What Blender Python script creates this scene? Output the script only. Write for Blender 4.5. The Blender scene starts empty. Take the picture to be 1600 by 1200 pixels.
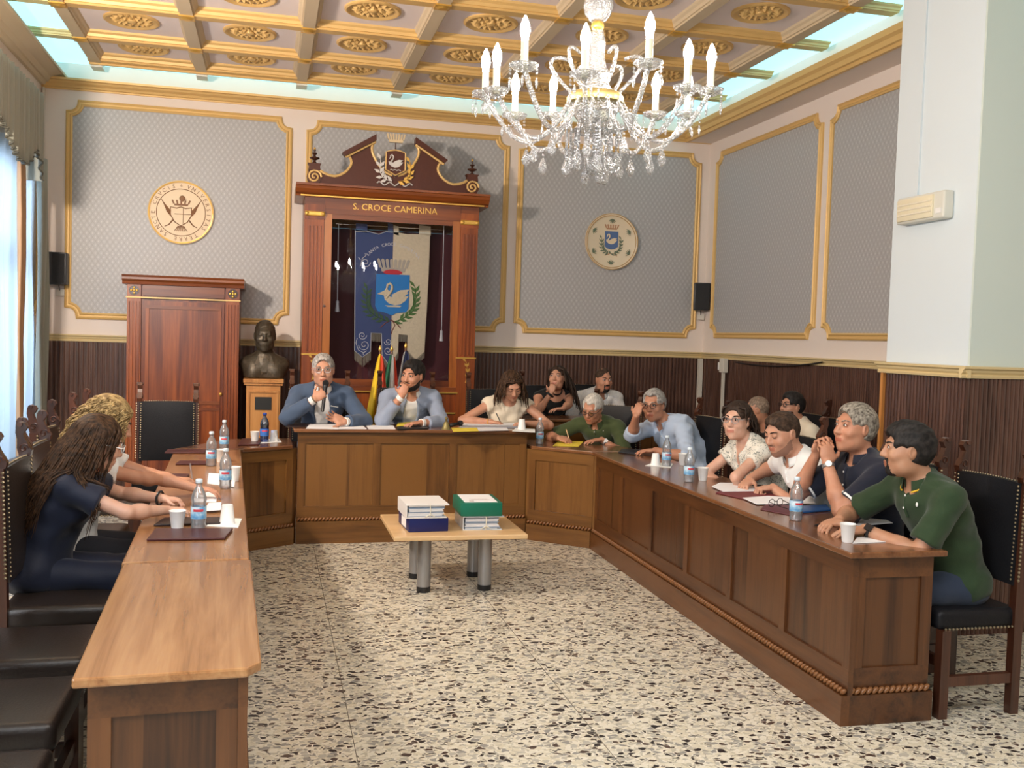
import bpy, bmesh, math, random
import numpy as np
from mathutils import Vector, Matrix, noise as mnoise
SC = bpy.context.scene
COL = SC.collection
PI = math.pi
# ---------------------------------------------------------------- camera (solved from the photograph's vanishing points, 1600x1200 px)
FPX, CAMH = 1520.0, 1.6
_yc = np.array([-379.0, 83.0, -FPX]); _yc /= np.linalg.norm(_yc)
_zc = np.cross([1, -.0308, 0], _yc); _zc /= np.linalg.norm(_zc)
_xc = np.cross(_yc, _zc)
RCAM = np.array([_xc, _yc, _zc])
CPOS = np.array([0, 0, CAMH])
def ray(x, y): return RCAM @ np.array([x - 800, 600 - y, -FPX])
def onZ(x, y, z=0.0): d = ray(x, y); return CPOS + d * ((z - CAMH) / d[2])
def onY(x, y, Y): d = ray(x, y); return CPOS + d * (Y / d[1])
def onX(x, y, X): d = ray(x, y); return CPOS + d * (X / d[0])
cd = bpy.data.cameras.new('camera'); cam = bpy.data.objects.new('camera', cd); COL.objects.link(cam)
cd.sensor_fit = 'HORIZONTAL'; cd.sensor_width = 36; cd.lens = FPX / 1600 * 36; cd.clip_start = .05
M4 = Matrix.Identity(4)
for i in range(3):
    for j in range(3): M4[i][j] = RCAM[i, j]
    M4[i][3] = CPOS[i]
cam.matrix_world = M4
SC.camera = cam
# ---------------------------------------------------------------- world, lights, exposure
SC.view_settings.view_transform = 'Standard'; SC.view_settings.look = 'None'
SC.view_settings.gamma = 1; SC.view_settings.use_curve_mapping = False
SC.view_settings.exposure = 0.62
w = bpy.data.worlds.new('world'); SC.world = w; w.use_nodes = True
w.node_tree.nodes['Background'].inputs[0].default_value = (.62, .80, 1, 1)
w.node_tree.nodes['Background'].inputs[1].default_value = .7
def area(name, loc, target, sx, sy, power, col):
    l = bpy.data.lights.new(name, 'AREA'); l.shape = 'RECTANGLE'; l.size = sx; l.size_y = sy; l.energy = power; l.color = col
    o = bpy.data.objects.new(name, l); COL.objects.link(o); o.location = loc
    o.rotation_euler = (Vector(target) - Vector(loc)).to_track_quat('-Z', 'Y').to_euler()
    return o
area('left_daylight', (-2.75, 8.55, 1.9), (0, 8.3, 1.2), 1.5, 2.6, 45, (.72, .86, 1))          # the curtained window in view
area('left_daylight', (-2.02, 1.6, 2.1), (1, 2.6, 1.0), 3.2, 2.4, 150, (.88, .94, 1))             # assumed daylight beside the camera, no window modelled; added to light the foreground
area('ceiling_fill', (1.25, .9, 3.96), (1.25, 1.8, 0), 3.4, 1.2, 95, (1, .95, .89))              # unseen fill light added under the ceiling to brighten people and floor
area('wall_floodlight', (-1.95, 5.2, 3.0), (1.2, 9.6, 2.0), .22, .22, 100, (1, .84, .70))          # lamp high on the window wall: throws the shadows on the back wall
# ---------------------------------------------------------------- node helpers
def new_mat(name):
    m = bpy.data.materials.new(name); m.use_nodes = True
    nt = m.node_tree; return m, nt, nt.nodes['Principled BSDF']
def N(nt, t, **kw):
    n = nt.nodes.new(t)
    for k, v in kw.items():
        if k in ('ins',):
            for a, b in v.items(): n.inputs[a].default_value = b
        else: setattr(n, k, v)
    return n
def L(nt, a, b): nt.links.new(a, b)
def c4(c): return (c[0], c[1], c[2], 1)
def srgb(r, g, b):
    f = lambda v: (v / 255 / 12.92) if v / 255 <= .04045 else ((v / 255 + .055) / 1.055) ** 2.4
    return (f(r), f(g), f(b))
def ramp(nt, stops, interp='LINEAR'):
    r = N(nt, 'ShaderNodeValToRGB'); r.color_ramp.interpolation = interp
    while len(r.color_ramp.elements) < len(stops): r.color_ramp.elements.new(.5)
    for e, (p, c) in zip(r.color_ramp.elements, stops): e.position = p; e.color = c4(c)
    return r
def plain(name, col, rough=.5, metal=0.0, bump=0.0, bscale=60, coat=0.0, var=0.0, spec=None, sheen=0.0):
    m, nt, b = new_mat(name)
    b.inputs['Base Color'].default_value = c4(col); b.inputs['Roughness'].default_value = rough; b.inputs['Metallic'].default_value = metal
    if coat: b.inputs['Coat Weight'].default_value = coat; b.inputs['Coat Roughness'].default_value = .15
    if spec is not None: b.inputs['Specular IOR Level'].default_value = spec
    if sheen: b.inputs['Sheen Weight'].default_value = sheen
    if bump or var:
        tc = N(nt, 'ShaderNodeTexCoord'); no = N(nt, 'ShaderNodeTexNoise', ins={'Scale': bscale, 'Detail': 4.0}); L(nt, tc.outputs['Object'], no.inputs['Vector'])
        if bump:
            bu = N(nt, 'ShaderNodeBump', ins={'Strength': bump, 'Distance': .01}); L(nt, no.outputs['Fac'], bu.inputs['Height']); L(nt, bu.outputs['Normal'], b.inputs['Normal'])
        if var:
            r = ramp(nt, [(.3, tuple(v * (1 - var) for v in col)), (.7, tuple(min(1, v * (1 + var)) for v in col))]); L(nt, no.outputs['Fac'], r.inputs[0]); L(nt, r.outputs[0], b.inputs['Base Color'])
    return m
def wood(name, c1, c2, c3, axis='Z', rough=.33, scale=1.0, coat=.25, rnd=.25):
    """streaky varnished wood; grain runs along axis; tone varies from piece to piece"""
    m, nt, b = new_mat(name)
    tc = N(nt, 'ShaderNodeTexCoord'); oi = N(nt, 'ShaderNodeObjectInfo')
    add = N(nt, 'ShaderNodeVectorMath', operation='ADD'); mul = N(nt, 'ShaderNodeVectorMath', operation='SCALE'); mul.inputs['Scale'].default_value = 37.0
    cmb = N(nt, 'ShaderNodeCombineXYZ'); L(nt, oi.outputs['Random'], cmb.inputs[0]); L(nt, oi.outputs['Random'], cmb.inputs[1]); L(nt, oi.outputs['Random'], cmb.inputs[2])
    L(nt, cmb.outputs[0], mul.inputs[0]); L(nt, tc.outputs['Object'], add.inputs[0]); L(nt, mul.outputs[0], add.inputs[1])
    mp = N(nt, 'ShaderNodeMapping'); s = [14 * scale] * 3; s['XYZ'.index(axis)] = 1.1 * scale; mp.inputs['Scale'].default_value = s
    L(nt, add.outputs[0], mp.inputs['Vector'])
    n1 = N(nt, 'ShaderNodeTexNoise', ins={'Scale': 1.0, 'Detail': 5.0, 'Roughness': .6, 'Distortion': .6}); L(nt, mp.outputs[0], n1.inputs['Vector'])
    mp2 = N(nt, 'ShaderNodeMapping'); s2 = [90 * scale] * 3; s2['XYZ'.index(axis)] = 3 * scale; mp2.inputs['Scale'].default_value = s2; L(nt, add.outputs[0], mp2.inputs['Vector'])
    n2 = N(nt, 'ShaderNodeTexNoise', ins={'Scale': 1.0, 'Detail': 3.0}); L(nt, mp2.outputs[0], n2.inputs['Vector'])
    mx = N(nt, 'ShaderNodeMath', operation='MULTIPLY_ADD', ins={1: .3}); L(nt, n2.outputs['Fac'], mx.inputs[0]); L(nt, n1.outputs['Fac'], mx.inputs[2])
    mr = N(nt, 'ShaderNodeMath', operation='MULTIPLY_ADD', ins={1: rnd}); L(nt, oi.outputs['Random'], mr.inputs[0]); L(nt, mx.outputs[0], mr.inputs[2])
    r = ramp(nt, [(.42, c1), (.62, c2), (.95, c3)]); L(nt, mr.outputs[0], r.inputs[0]); L(nt, r.outputs[0], b.inputs['Base Color'])
    b.inputs['Roughness'].default_value = rough; b.inputs['Coat Weight'].default_value = coat; b.inputs['Coat Roughness'].default_value = .2
    bu = N(nt, 'ShaderNodeBump', ins={'Strength': .08, 'Distance': .004}); L(nt, n2.outputs['Fac'], bu.inputs['Height']); L(nt, bu.outputs['Normal'], b.inputs['Normal'])
    return m
def emit(name, col, strength):
    m, nt, b = new_mat(name); b.inputs['Base Color'].default_value = c4(col)
    b.inputs['Emission Color'].default_value = c4(col); b.inputs['Emission Strength'].default_value = strength
    return m
def glassy(name, col=(1, 1, 1), clear=.75, rough=.03, ior=1.5):
    """thin clear plastic / crystal: part see-through, part mirror"""
    m, nt, b = new_mat(name); nt.nodes.remove(b)
    out = nt.nodes['Material Output']
    tr = N(nt, 'ShaderNodeBsdfTransparent'); tr.inputs[0].default_value = c4(col)
    gl = N(nt, 'ShaderNodeBsdfGlossy'); gl.inputs['Roughness'].default_value = rough
    fr = N(nt, 'ShaderNodeFresnel', ins={'IOR': ior}); ad = N(nt, 'ShaderNodeMath', operation='ADD', use_clamp=True, ins={1: 1 - clear}); L(nt, fr.outputs[0], ad.inputs[0])
    mx = N(nt, 'ShaderNodeMixShader'); L(nt, ad.outputs[0], mx.inputs[0]); L(nt, tr.outputs[0], mx.inputs[1]); L(nt, gl.outputs[0], mx.inputs[2]); L(nt, mx.outputs[0], out.inputs[0])
    return m
def frost(m, f):
    """adds the milky scatter of thick or ribbed clear material"""
    nt = m.node_tree; mx = [n for n in nt.nodes if n.type == 'MIX_SHADER'][0]; tl = N(nt, 'ShaderNodeBsdfTranslucent'); tl.inputs[0].default_value = (.94, .97, 1, 1); df = N(nt, 'ShaderNodeBsdfDiffuse'); df.inputs[0].default_value = (.94, .97, 1, 1)
    a = N(nt, 'ShaderNodeMixShader', ins={0: .5}); L(nt, tl.outputs[0], a.inputs[1]); L(nt, df.outputs[0], a.inputs[2]); b = N(nt, 'ShaderNodeMixShader', ins={0: f}); L(nt, mx.outputs[0], b.inputs[1]); L(nt, a.outputs[0], b.inputs[2]); L(nt, b.outputs[0], nt.nodes['Material Output'].inputs[0]); return m
# ---------------------------------------------------------------- mesh helpers
class MB:
    """collects shapes into one mesh"""
    def __init__(s): s.v = []; s.f = []; s.m = []; s.mi = 0
    def add(s, vs, fs):
        o = len(s.v); s.v += [tuple(v) for v in vs]; s.f += [tuple(i + o for i in f) for f in fs]; s.m += [s.mi] * len(fs); return s
    def box(s, x0, x1, y0, y1, z0, z1):
        return s.add([(x0, y0, z0), (x1, y0, z0), (x1, y1, z0), (x0, y1, z0), (x0, y0, z1), (x1, y0, z1), (x1, y1, z1), (x0, y1, z1)],
                     [(0, 3, 2, 1), (4, 5, 6, 7), (0, 1, 5, 4), (1, 2, 6, 5), (2, 3, 7, 6), (3, 0, 4, 7)])
    def rbox(s, x0, x1, y0, y1, z0, z1, r=.01, n=3):
        bm = bmesh.new(); bmesh.ops.create_cube(bm, size=1)
        for v in bm.verts: v.co = Vector(((x0 + x1) / 2 + v.co.x * (x1 - x0), (y0 + y1) / 2 + v.co.y * (y1 - y0), (z0 + z1) / 2 + v.co.z * (z1 - z0)))
        bmesh.ops.bevel(bm, geom=bm.edges[:] , offset=r, segments=n, profile=.6, affect='EDGES'); s.bm(bm); bm.free(); return s
    def bm(s, bm):
        bm.verts.index_update(); return s.add([v.co[:] for v in bm.verts], [[v.index for v in f.verts] for f in bm.faces])
    def prism(s, poly, a, b, fn):
        """polygon poly (2-D) swept from a to b; fn(u,v,t) -> xyz"""
        n = len(poly); vs = [fn(u, v, a) for u, v in poly] + [fn(u, v, b) for u, v in poly]
        return s.add(vs, [tuple(range(n - 1, -1, -1)), tuple(range(n, 2 * n))] + [(i, (i + 1) % n, n + (i + 1) % n, n + i) for i in range(n)])
    def tube(s, pts, r, n=8, cap=True, closed=False):
        P = [Vector(p) for p in pts]; k = len(P); rr = r if hasattr(r, '__len__') else [r] * k
        vs = []; up = None
        for i in range(k):
            if closed: t = P[(i + 1) % k] - P[i - 1]
            else: t = P[min(i + 1, k - 1)] - P[max(i - 1, 0)]
            t = t.normalized() if t.length > 1e-9 else Vector((0, 0, 1))
            if up is None: up = t.orthogonal().normalized()
            up = (up - t * up.dot(t)); up = up.normalized() if up.length > 1e-6 else t.orthogonal().normalized()
            bi = t.cross(up)
            for j in range(n):
                a = 2 * PI * j / n; vs.append(P[i] + (up * math.cos(a) + bi * math.sin(a)) * rr[i])
        fs = []
        for i in range(k if closed else k - 1):
            i2 = (i + 1) % k
            for j in range(n): fs.append((i * n + j, i * n + (j + 1) % n, i2 * n + (j + 1) % n, i2 * n + j))
        if cap and not closed: fs += [tuple(range(n - 1, -1, -1)), tuple(range((k - 1) * n, k * n))]
        return s.add(vs, fs)
    def lathe(s, prof, n=16, c=(0, 0, 0), ax='Z', ang=2 * PI):
        """prof: (r, h) pairs"""
        vs = []; fs = []; k = len(prof); full = abs(ang - 2 * PI) < 1e-6; m = n if full else n + 1
        for j in range(m):
            a = ang * j / n; ca, sa = math.cos(a), math.sin(a)
            for r, h in prof:
                p = (r * ca, r * sa, h) if ax == 'Z' else ((r * ca, h, r * sa) if ax == 'Y' else (h, r * ca, r * sa))
                vs.append((p[0] + c[0], p[1] + c[1], p[2] + c[2]))
        for j in range(n):
            j2 = (j + 1) % m
            for i in range(k - 1): fs.append((j * k + i, j2 * k + i, j2 * k + i + 1, j * k + i + 1))
        return s.add(vs, fs)
    def ball(s, c, r, n=10, k=6):
        r = r if hasattr(r, '__len__') else (r, r, r)
        pr = [(math.sin(PI * i / k), -math.cos(PI * i / k)) for i in range(k + 1)]
        o = len(s.v); s.lathe(pr, n)
        for i in range(o, len(s.v)): x, y, z = s.v[i]; s.v[i] = (c[0] + x * r[0], c[1] + y * r[1], c[2] + z * r[2])
        return s
    def grid(s, fn, nu, nv):
        o = [fn(i / nu, j / nv) for i in range(nu + 1) for j in range(nv + 1)]
        return s.add(o, [(i * (nv + 1) + j, (i + 1) * (nv + 1) + j, (i + 1) * (nv + 1) + j + 1, i * (nv + 1) + j + 1) for i in range(nu) for j in range(nv)])
    def xf(s, M, start=0):
        for i in range(start, len(s.v)): s.v[i] = tuple(M @ Vector(s.v[i]))
        return s
    def mesh(s, name, mats, smooth=False):
        me = bpy.data.meshes.new(name); me.from_pydata(s.v, [], s.f)
        for m in (mats if isinstance(mats, (list, tuple)) else [mats]): me.materials.append(m)
        if any(s.m): me.polygons.foreach_set('material_index', s.m)
        b = bmesh.new(); b.from_mesh(me); bmesh.ops.remove_doubles(b, verts=b.verts, dist=1e-6); bmesh.ops.recalc_face_normals(b, faces=b.faces); b.to_mesh(me); b.free()
        if smooth is True: me.polygons.foreach_set('use_smooth', [True] * len(me.polygons))
        elif smooth: me.shade_smooth(); me.set_sharp_from_angle(angle=math.radians(smooth))
        return me
    def build(s, name, mats, parent=None, smooth=False):
        return link(name, s.mesh(name, mats, smooth), parent)
def link(name, me, parent=None, loc=None, rz=None):
    o = bpy.data.objects.new(name, me); COL.objects.link(o)
    if parent is not None: o.parent = parent
    if loc is not None: o.location = loc
    if rz is not None: o.rotation_euler = (0, 0, rz)
    return o
def tag(o, label, cat, group=None):
    o['label'] = label; o['category'] = cat
    if group: o['group'] = group
    return o
def thing(name, label, cat, loc=(0, 0, 0), rz=0.0, group=None):
    o = bpy.data.objects.new(name, None); COL.objects.link(o); o.empty_display_size = .1
    o.location = loc; o.rotation_euler = (0, 0, rz); return tag(o, label, cat, group)
def struct(o): o['kind'] = 'structure'; return o
def copy_tree(o, parent=None):
    c = o.copy(); COL.objects.link(c)
    if parent is not None: c.parent = parent
    for ch in [x for x in o.children]: copy_tree(ch, c)
    return c
def text_mesh(txt, size, depth=.002):
    cu = bpy.data.curves.new('lettering', 'FONT'); cu.body = txt; cu.size = size; cu.align_x = 'CENTER'; cu.align_y = 'CENTER'; cu.extrude = depth; cu.resolution_u = 2
    o = bpy.data.objects.new('lettering', cu); COL.objects.link(o); dg = bpy.context.evaluated_depsgraph_get(); dg.update()
    me = bpy.data.meshes.new_from_object(o.evaluated_get(dg)); bpy.data.objects.remove(o); bpy.data.curves.remove(cu); me.materials.clear(); return me
# ---------------------------------------------------------------- materials
GOLD = plain('gold_paint', srgb(222, 184, 118), .45, .15, .05, 40)
RAILM = plain('cream_gold_rail', srgb(222, 200, 150), .5, .05, .04, 40)
GOLDB = plain('bright_gilt', srgb(225, 180, 90), .3, .6)
CREAMW = plain('cream_wall_paint', srgb(232, 220, 211), .85, 0, .03, 30)
WHITEW = plain('white_wall_paint', srgb(216, 227, 233), .85, 0, .03, 30)
GREENW = plain('pale_green_wall_paint', srgb(208, 220, 214), .85, 0, .03, 30)
COFFER = plain('coffer_paint', srgb(238, 226, 224), .8, 0, .03, 30)
BEAMP = plain('beam_paint', srgb(206, 188, 158), .6, 0, .05, 40)
COVE = emit('cove_light_panel', (.40, .84, 1.0), .85)
WALNUT = wood('walnut_panel', srgb(29, 16, 9), srgb(62, 35, 18), srgb(91, 56, 30), rnd=.42)
WALNUTX = wood('walnut_rail', srgb(42, 23, 12), srgb(75, 43, 21), srgb(101, 62, 32), 'X')
WALNUTZ = wood('walnut_stile', srgb(44, 24, 12), srgb(76, 44, 22), srgb(104, 64, 33))
OAKISH = wood('golden_walnut_panel', srgb(55, 33, 13), srgb(94, 59, 24), srgb(123, 83, 39), rnd=.42)
OAKISHX = wood('golden_walnut_rail', srgb(63, 39, 16), srgb(98, 63, 27), srgb(125, 85, 40), 'X')
TOPW = wood('desk_top_wood', srgb(96, 60, 33), srgb(147, 101, 61), srgb(179, 135, 91), 'X', .25, .8, .4, .12)
TOPD = wood('dark_desk_top_wood', srgb(70, 40, 22), srgb(108, 67, 39), srgb(140, 94, 59), 'X', .22, .8, .5, .12)
MAHOG = wood('mahogany', srgb(48, 18, 6), srgb(104, 44, 14), srgb(156, 80, 30), 'Z', .36, .7, .2)
MAHOGX = wood('mahogany_rail', srgb(54, 24, 10), srgb(98, 44, 17), srgb(140, 74, 30), 'X', .36, .7, .2)
DARKW = wood('dark_chair_wood', srgb(28, 14, 9), srgb(54, 28, 18), srgb(82, 46, 30), 'Z', .3, 1, .3)
BEECH = wood('light_beech', srgb(200, 160, 108), srgb(214, 176, 126), srgb(226, 192, 146), 'X', .35, .6, .1, .08)
PEDW = wood('pedestal_veneer', srgb(150, 92, 40), srgb(186, 124, 62), srgb(206, 148, 84), 'Z', .4, .8, .1, .1)
LEATHER = plain('black_leather', (.010, .010, .012), .42, 0, .12, 160, spec=.2)
LEATHB = plain('brown_black_leather', (.030, .022, .019), .34, 0, .12, 120)
BRASS = plain('brass_nails', srgb(150, 136, 110), .35, .7)
WHITEP = plain('white_plastic', srgb(236, 236, 234), .4)
PAPER = plain('white_paper', srgb(238, 238, 240), .7)
YELLOWP = plain('yellow_paper', srgb(240, 214, 70), .7)
BLACKP = plain('black_plastic', (.012, .012, .014), .4, 0, .05, 200)
MAROON = plain('maroon_folder', srgb(70, 28, 30), .35, 0, .05, 150)
STEEL = plain('brushed_steel', srgb(170, 170, 172), .35, .7)
CHROME = plain('polished_metal', (.7, .7, .7), .15, 1)
GLASS = frost(glassy('clear_plastic', (.97, .985, 1), .86), .16)
CRYSTAL = frost(glassy('cut_crystal', (.98, .99, 1), .72, .04), .06)
_nt = CRYSTAL.node_tree; _tc = N(_nt, 'ShaderNodeTexCoord'); _no = N(_nt, 'ShaderNodeTexVoronoi', ins={'Scale': 150.0}); L(_nt, _tc.outputs['Object'], _no.inputs['Vector']); _bu = N(_nt, 'ShaderNodeBump', ins={'Strength': .9, 'Distance': .006}); L(_nt, _no.outputs['Distance'], _bu.inputs['Height'])
for _n in list(_nt.nodes):
    if _n.type in ('BSDF_GLOSSY', 'FRESNEL'): L(_nt, _bu.outputs['Normal'], _n.inputs['Normal'])
PANE = glassy('cabinet_glass', (.97, .97, .98), 1.0, .0, 1.45)
# ================================================================ THE ROOM
XL, XR, YB, XP, YP = -2.1, 4.68, 10.0, 3.79, 4.66
def terrazzo():
    m, nt, b = new_mat('terrazzo')
    tc = N(nt, 'ShaderNodeTexCoord')
    nz = N(nt, 'ShaderNodeTexNoise', ins={'Scale': 22.0, 'Detail': 2.0}); L(nt, tc.outputs['Object'], nz.inputs['Vector'])
    sub = N(nt, 'ShaderNodeVectorMath', operation='MULTIPLY_ADD'); sub.inputs[1].default_value = (.035,) * 3; L(nt, nz.outputs['Color'], sub.inputs[0]); L(nt, tc.outputs['Object'], sub.inputs[2])
    mp = N(nt, 'ShaderNodeMapping'); mp.inputs['Scale'].default_value = (1, 1.35, .001); mp.inputs['Rotation'].default_value = (0, 0, .5); L(nt, sub.outputs[0], mp.inputs['Vector'])
    def vor(scale, feat):
        v = N(nt, 'ShaderNodeTexVoronoi', feature=feat, ins={'Scale': scale, 'Randomness': 1.0}); L(nt, mp.outputs[0], v.inputs['Vector']); return v
    v1 = vor(32.0, 'F1'); e1 = vor(32.0, 'DISTANCE_TO_EDGE')
    sp = N(nt, 'ShaderNodeSeparateColor'); L(nt, v1.outputs['Color'], sp.inputs[0])
    rc = ramp(nt, [(0, srgb(46, 40, 42)), (.17, srgb(82, 66, 60)), (.26, srgb(150, 148, 142)), (.42, srgb(184, 180, 168)), (.58, srgb(214, 206, 184)), (.8, srgb(224, 218, 200))], 'CONSTANT'); L(nt, sp.outputs[0], rc.inputs[0])
    th = N(nt, 'ShaderNodeMath', operation='MULTIPLY_ADD', ins={1: .13, 2: .04}); L(nt, sp.outputs[1], th.inputs[0])
    gt = N(nt, 'ShaderNodeMath', operation='GREATER_THAN'); L(nt, e1.outputs['Distance'], gt.inputs[0]); L(nt, th.outputs[0], gt.inputs[1])
    v2 = vor(75.0, 'F1'); s2 = N(nt, 'ShaderNodeSeparateColor'); L(nt, v2.outputs['Color'], s2.inputs[0])
    rb = ramp(nt, [(0, srgb(110, 104, 96)), (.07, srgb(190, 184, 166)), (.35, srgb(216, 209, 188)), (.7, srgb(228, 222, 206))], 'CONSTANT'); L(nt, s2.outputs[0], rb.inputs[0])
    mx = N(nt, 'ShaderNodeMix', data_type='RGBA'); L(nt, gt.outputs[0], mx.inputs['Factor']); L(nt, rb.outputs[0], mx.inputs[6]); L(nt, rc.outputs[0], mx.inputs[7])
    L(nt, mx.outputs[2], b.inputs['Base Color']); b.inputs['Roughness'].default_value = .28; b.inputs['Specular IOR Level'].default_value = .45
    return m
def wallpaper():
    m, nt, b = new_mat('diamond_wallpaper')
    tc = N(nt, 'ShaderNodeTexCoord'); sx = N(nt, 'ShaderNodeSeparateXYZ'); L(nt, tc.outputs['Object'], sx.inputs[0])
    u = N(nt, 'ShaderNodeMath', operation='MULTIPLY', ins={1: 1 / .052}); hx = N(nt, 'ShaderNodeMath', operation='ADD'); L(nt, sx.outputs[0], hx.inputs[0]); L(nt, sx.outputs[1], hx.inputs[1]); L(nt, hx.outputs[0], u.inputs[0])
    v = N(nt, 'ShaderNodeMath', operation='MULTIPLY', ins={1: 1 / .075}); L(nt, sx.outputs[2], v.inputs[0])
    def tri(op):
        a = N(nt, 'ShaderNodeMath', operation=op); L(nt, u.outputs[0], a.inputs[0]); L(nt, v.outputs[0], a.inputs[1])
        p = N(nt, 'ShaderNodeMath', operation='MULTIPLY', ins={1: PI}); L(nt, a.outputs[0], p.inputs[0])
        s = N(nt, 'ShaderNodeMath', operation='SINE'); L(nt, p.outputs[0], s.inputs[0]); q = N(nt, 'ShaderNodeMath', operation='ABSOLUTE'); L(nt, s.outputs[0], q.inputs[0]); return q
    mn = N(nt, 'ShaderNodeMath', operation='MULTIPLY'); L(nt, tri('ADD').outputs[0], mn.inputs[0]); L(nt, tri('SUBTRACT').outputs[0], mn.inputs[1])
    r = ramp(nt, [(0, srgb(168, 166, 166)), (.16, srgb(172, 171, 171)), (.30, srgb(179, 178, 179)), (.8, srgb(177, 177, 178)), (.97, srgb(196, 195, 194))]); L(nt, mn.outputs[0], r.inputs[0])
    L(nt, r.outputs[0], b.inputs['Base Color']); b.inputs['Roughness'].default_value = .45
    bu = N(nt, 'ShaderNodeBump', ins={'Strength': .12, 'Distance': .004}); L(nt, mn.outputs[0], bu.inputs['Height']); L(nt, bu.outputs['Normal'], b.inputs['Normal'])
    return m
TERR = terrazzo(); PAPERW = wallpaper()
WAINS = wood('wainscot_laminate', srgb(50, 32, 26), srgb(80, 54, 44), srgb(110, 78, 64), 'Z', .38, 1.6, .15, .05)
floor = struct(MB().box(-2.3, 6.2, -4.5, 10.2, -.1, 0).build('floor', TERR))
for _x in (.35, 1.32, 2.29, 3.26, 4.23, -.62, -1.59): MB().box(_x - .0015, _x + .0015, -4.4, 9.9, -.002, .0004).build('floor_joint', plain('joint_grey', srgb(120, 114, 100), .8) if 'joint_grey' not in bpy.data.materials else bpy.data.materials['joint_grey'], floor)
# walls
wb = MB().box(XL - .2, XR + .2, YB, YB + .2, 0, 4.4).build('wall_back', CREAMW); struct(wb)
WY0, WY1, WZ0, WZ1 = 7.85, 9.32, .12, 2.95            # window opening in the left wall
wl = MB().box(XL - .2, XL, -4.5, WY0, 0, 4.4).box(XL - .2, XL, WY1, YB, 0, 4.4).box(XL - .2, XL, WY0, WY1, WZ1, 4.4).box(XL - .2, XL, WY0, WY1, 0, WZ0).build('wall_left', CREAMW); struct(wl)
wr = MB().box(XR, XR + .2, 5.4, YB, 0, 4.4).build('wall_right', CREAMW); struct(wr)
wpil = MB()
wpil.box(XP, XR + .2, YP + .002, 5.4, 0, 4.4); wp = wpil.build('wall_pier', WHITEW); struct(wp)
struct(MB().box(XP + .001, 6.2, YP - .012, YP + .002, 1.46, 4.4).build('wall_pier_front', GREENW))
struct(MB().box(4.88, 6.2, YP + .002, YP + .2, 0, 4.4).build('wall_recess', GREENW))
struct(MB().box(6.2, 6.4, -4.5, YP + .2, 0, 4.4).build('wall_side', CREAMW))
struct(MB().box(-2.3, 6.4, -4.7, -4.5, 0, 4.4).build('wall_front', WAINS))
struct(MB().box(-2.3, 6.4, -4.7, 10.2, 4.4, 4.5).build('ceiling_slab', COFFER))
# ---- wainscot: ribbed laminate below the dado rail
def ribs(length, pitch, h, fn, fine):
    b = MB(); n = int(length / pitch)
    for i in range(n):
        a = i * pitch; g = pitch * (.16 if fine else .3)
        t_ = .009 if fine else .016; b.prism([(a, .004), (a, t_), (a + (pitch - g) * .5, t_ + .003), (a + pitch - g, t_), (a + pitch - g, .004)], 0, h, fn)
    b.prism([(0, 0), (0, .006), (length, .006), (length, 0)], 0, h, fn)
    return b
RZ = 1.455
ribs(XR - XL, .042, RZ, lambda u, v, t: (XL + u, YB - v, t), False).build('wainscot', WAINS, wb)
ribs(YB - 5.4 - .02, .03, RZ, lambda u, v, t: (XR - v, 5.4 + u, t), True).build('wainscot', WAINS, wr)
ribs(5.4 - YP, .03, RZ, lambda u, v, t: (XP - v, YP + u, t), True).build('wainscot', WAINS, wp)
ribs(2.4, .03, RZ, lambda u, v, t: (XP - .02 + u, YP - v - .01, t), True).build('wainscot', WAINS, wp)
ribs(YB - WY1 - .03, .042, RZ, lambda u, v, t: (XL + v, WY1 + u, t), False).build('wainscot', WAINS, wl)
ribs(WY0 + 4.5, .042, RZ, lambda u, v, t: (XL + v, -4.5 + u, t), False).build('wainscot', WAINS, wl)
MB().box(XP - .03, XP - .008, 5.385, 5.41, 0, RZ).build('edge_strip', PEDW, wp)
# ---- mouldings swept along straight runs: profile (out from wall, z)
RAILP = [(0, 1.445), (.022, 1.445), (.026, 1.458), (.018, 1.466), (.03, 1.478), (.034, 1.49), (.05, 1.498), (.052, 1.51), (0, 1.512)]
CORNP = [(0, 3.80), (.018, 3.80), (.022, 3.812), (.04, 3.818), (.05, 3.835), (.085, 3.85), (.095, 3.865), (.12, 3.87), (.125, 3.888), (0, 3.89)]
def run(name, prof, a, b, fn, m=None):
    m = m or (RAILM if prof is RAILP else GOLD)
    return struct(MB().prism(prof, a, b, fn).build(name, m))
run('trim_1', RAILP, XL, XR, lambda u, v, t: (t, YB - u, v))
run('trim_2', RAILP, 5.4, YB, lambda u, v, t: (XR - u, t, v))
run('trim_3', RAILP, YP - .05, 5.43, lambda u, v, t: (XP - u - .015, t, v + .012))
run('trim_4', RAILP, XP - .065, 6.2, lambda u, v, t: (t, YP - u - .012, v + .012))
run('trim_5', RAILP, WY1, YB, lambda u, v, t: (XL + u, t, v))
run('trim_6', RAILP, -4.5, WY0, lambda u, v, t: (XL + u, t, v))
run('trim_7', CORNP, XL, XR, lambda u, v, t: (t, YB - u, v))
LCORN = [(0, 3.82), (.03, 3.82), (.05, 3.845), (.07, 3.845), (.10, 3.88), (.19, 3.91), (.215, 3.905), (.22, 3.922), (0, 3.93)]
run('trim_8', LCORN, -4.5, YB, lambda u, v, t: (XL + u, t, v), BEAMP)
RCORN = [(0, 3.82), (.0, 3.80), (.27, 3.80), (.28, 3.83), (.31, 3.845), (.32, 3.87), (.35, 3.895), (.36, 3.93), (.34, 3.94), (0, 3.94)]
run('trim_9', [(0, 3.805), (.30, 3.805), (.30, 4.4), (0, 4.4)], 5.35, YB, lambda u, v, t: (XR - u, t, v), CREAMW)     # dropped bulkhead along the right wall
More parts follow.
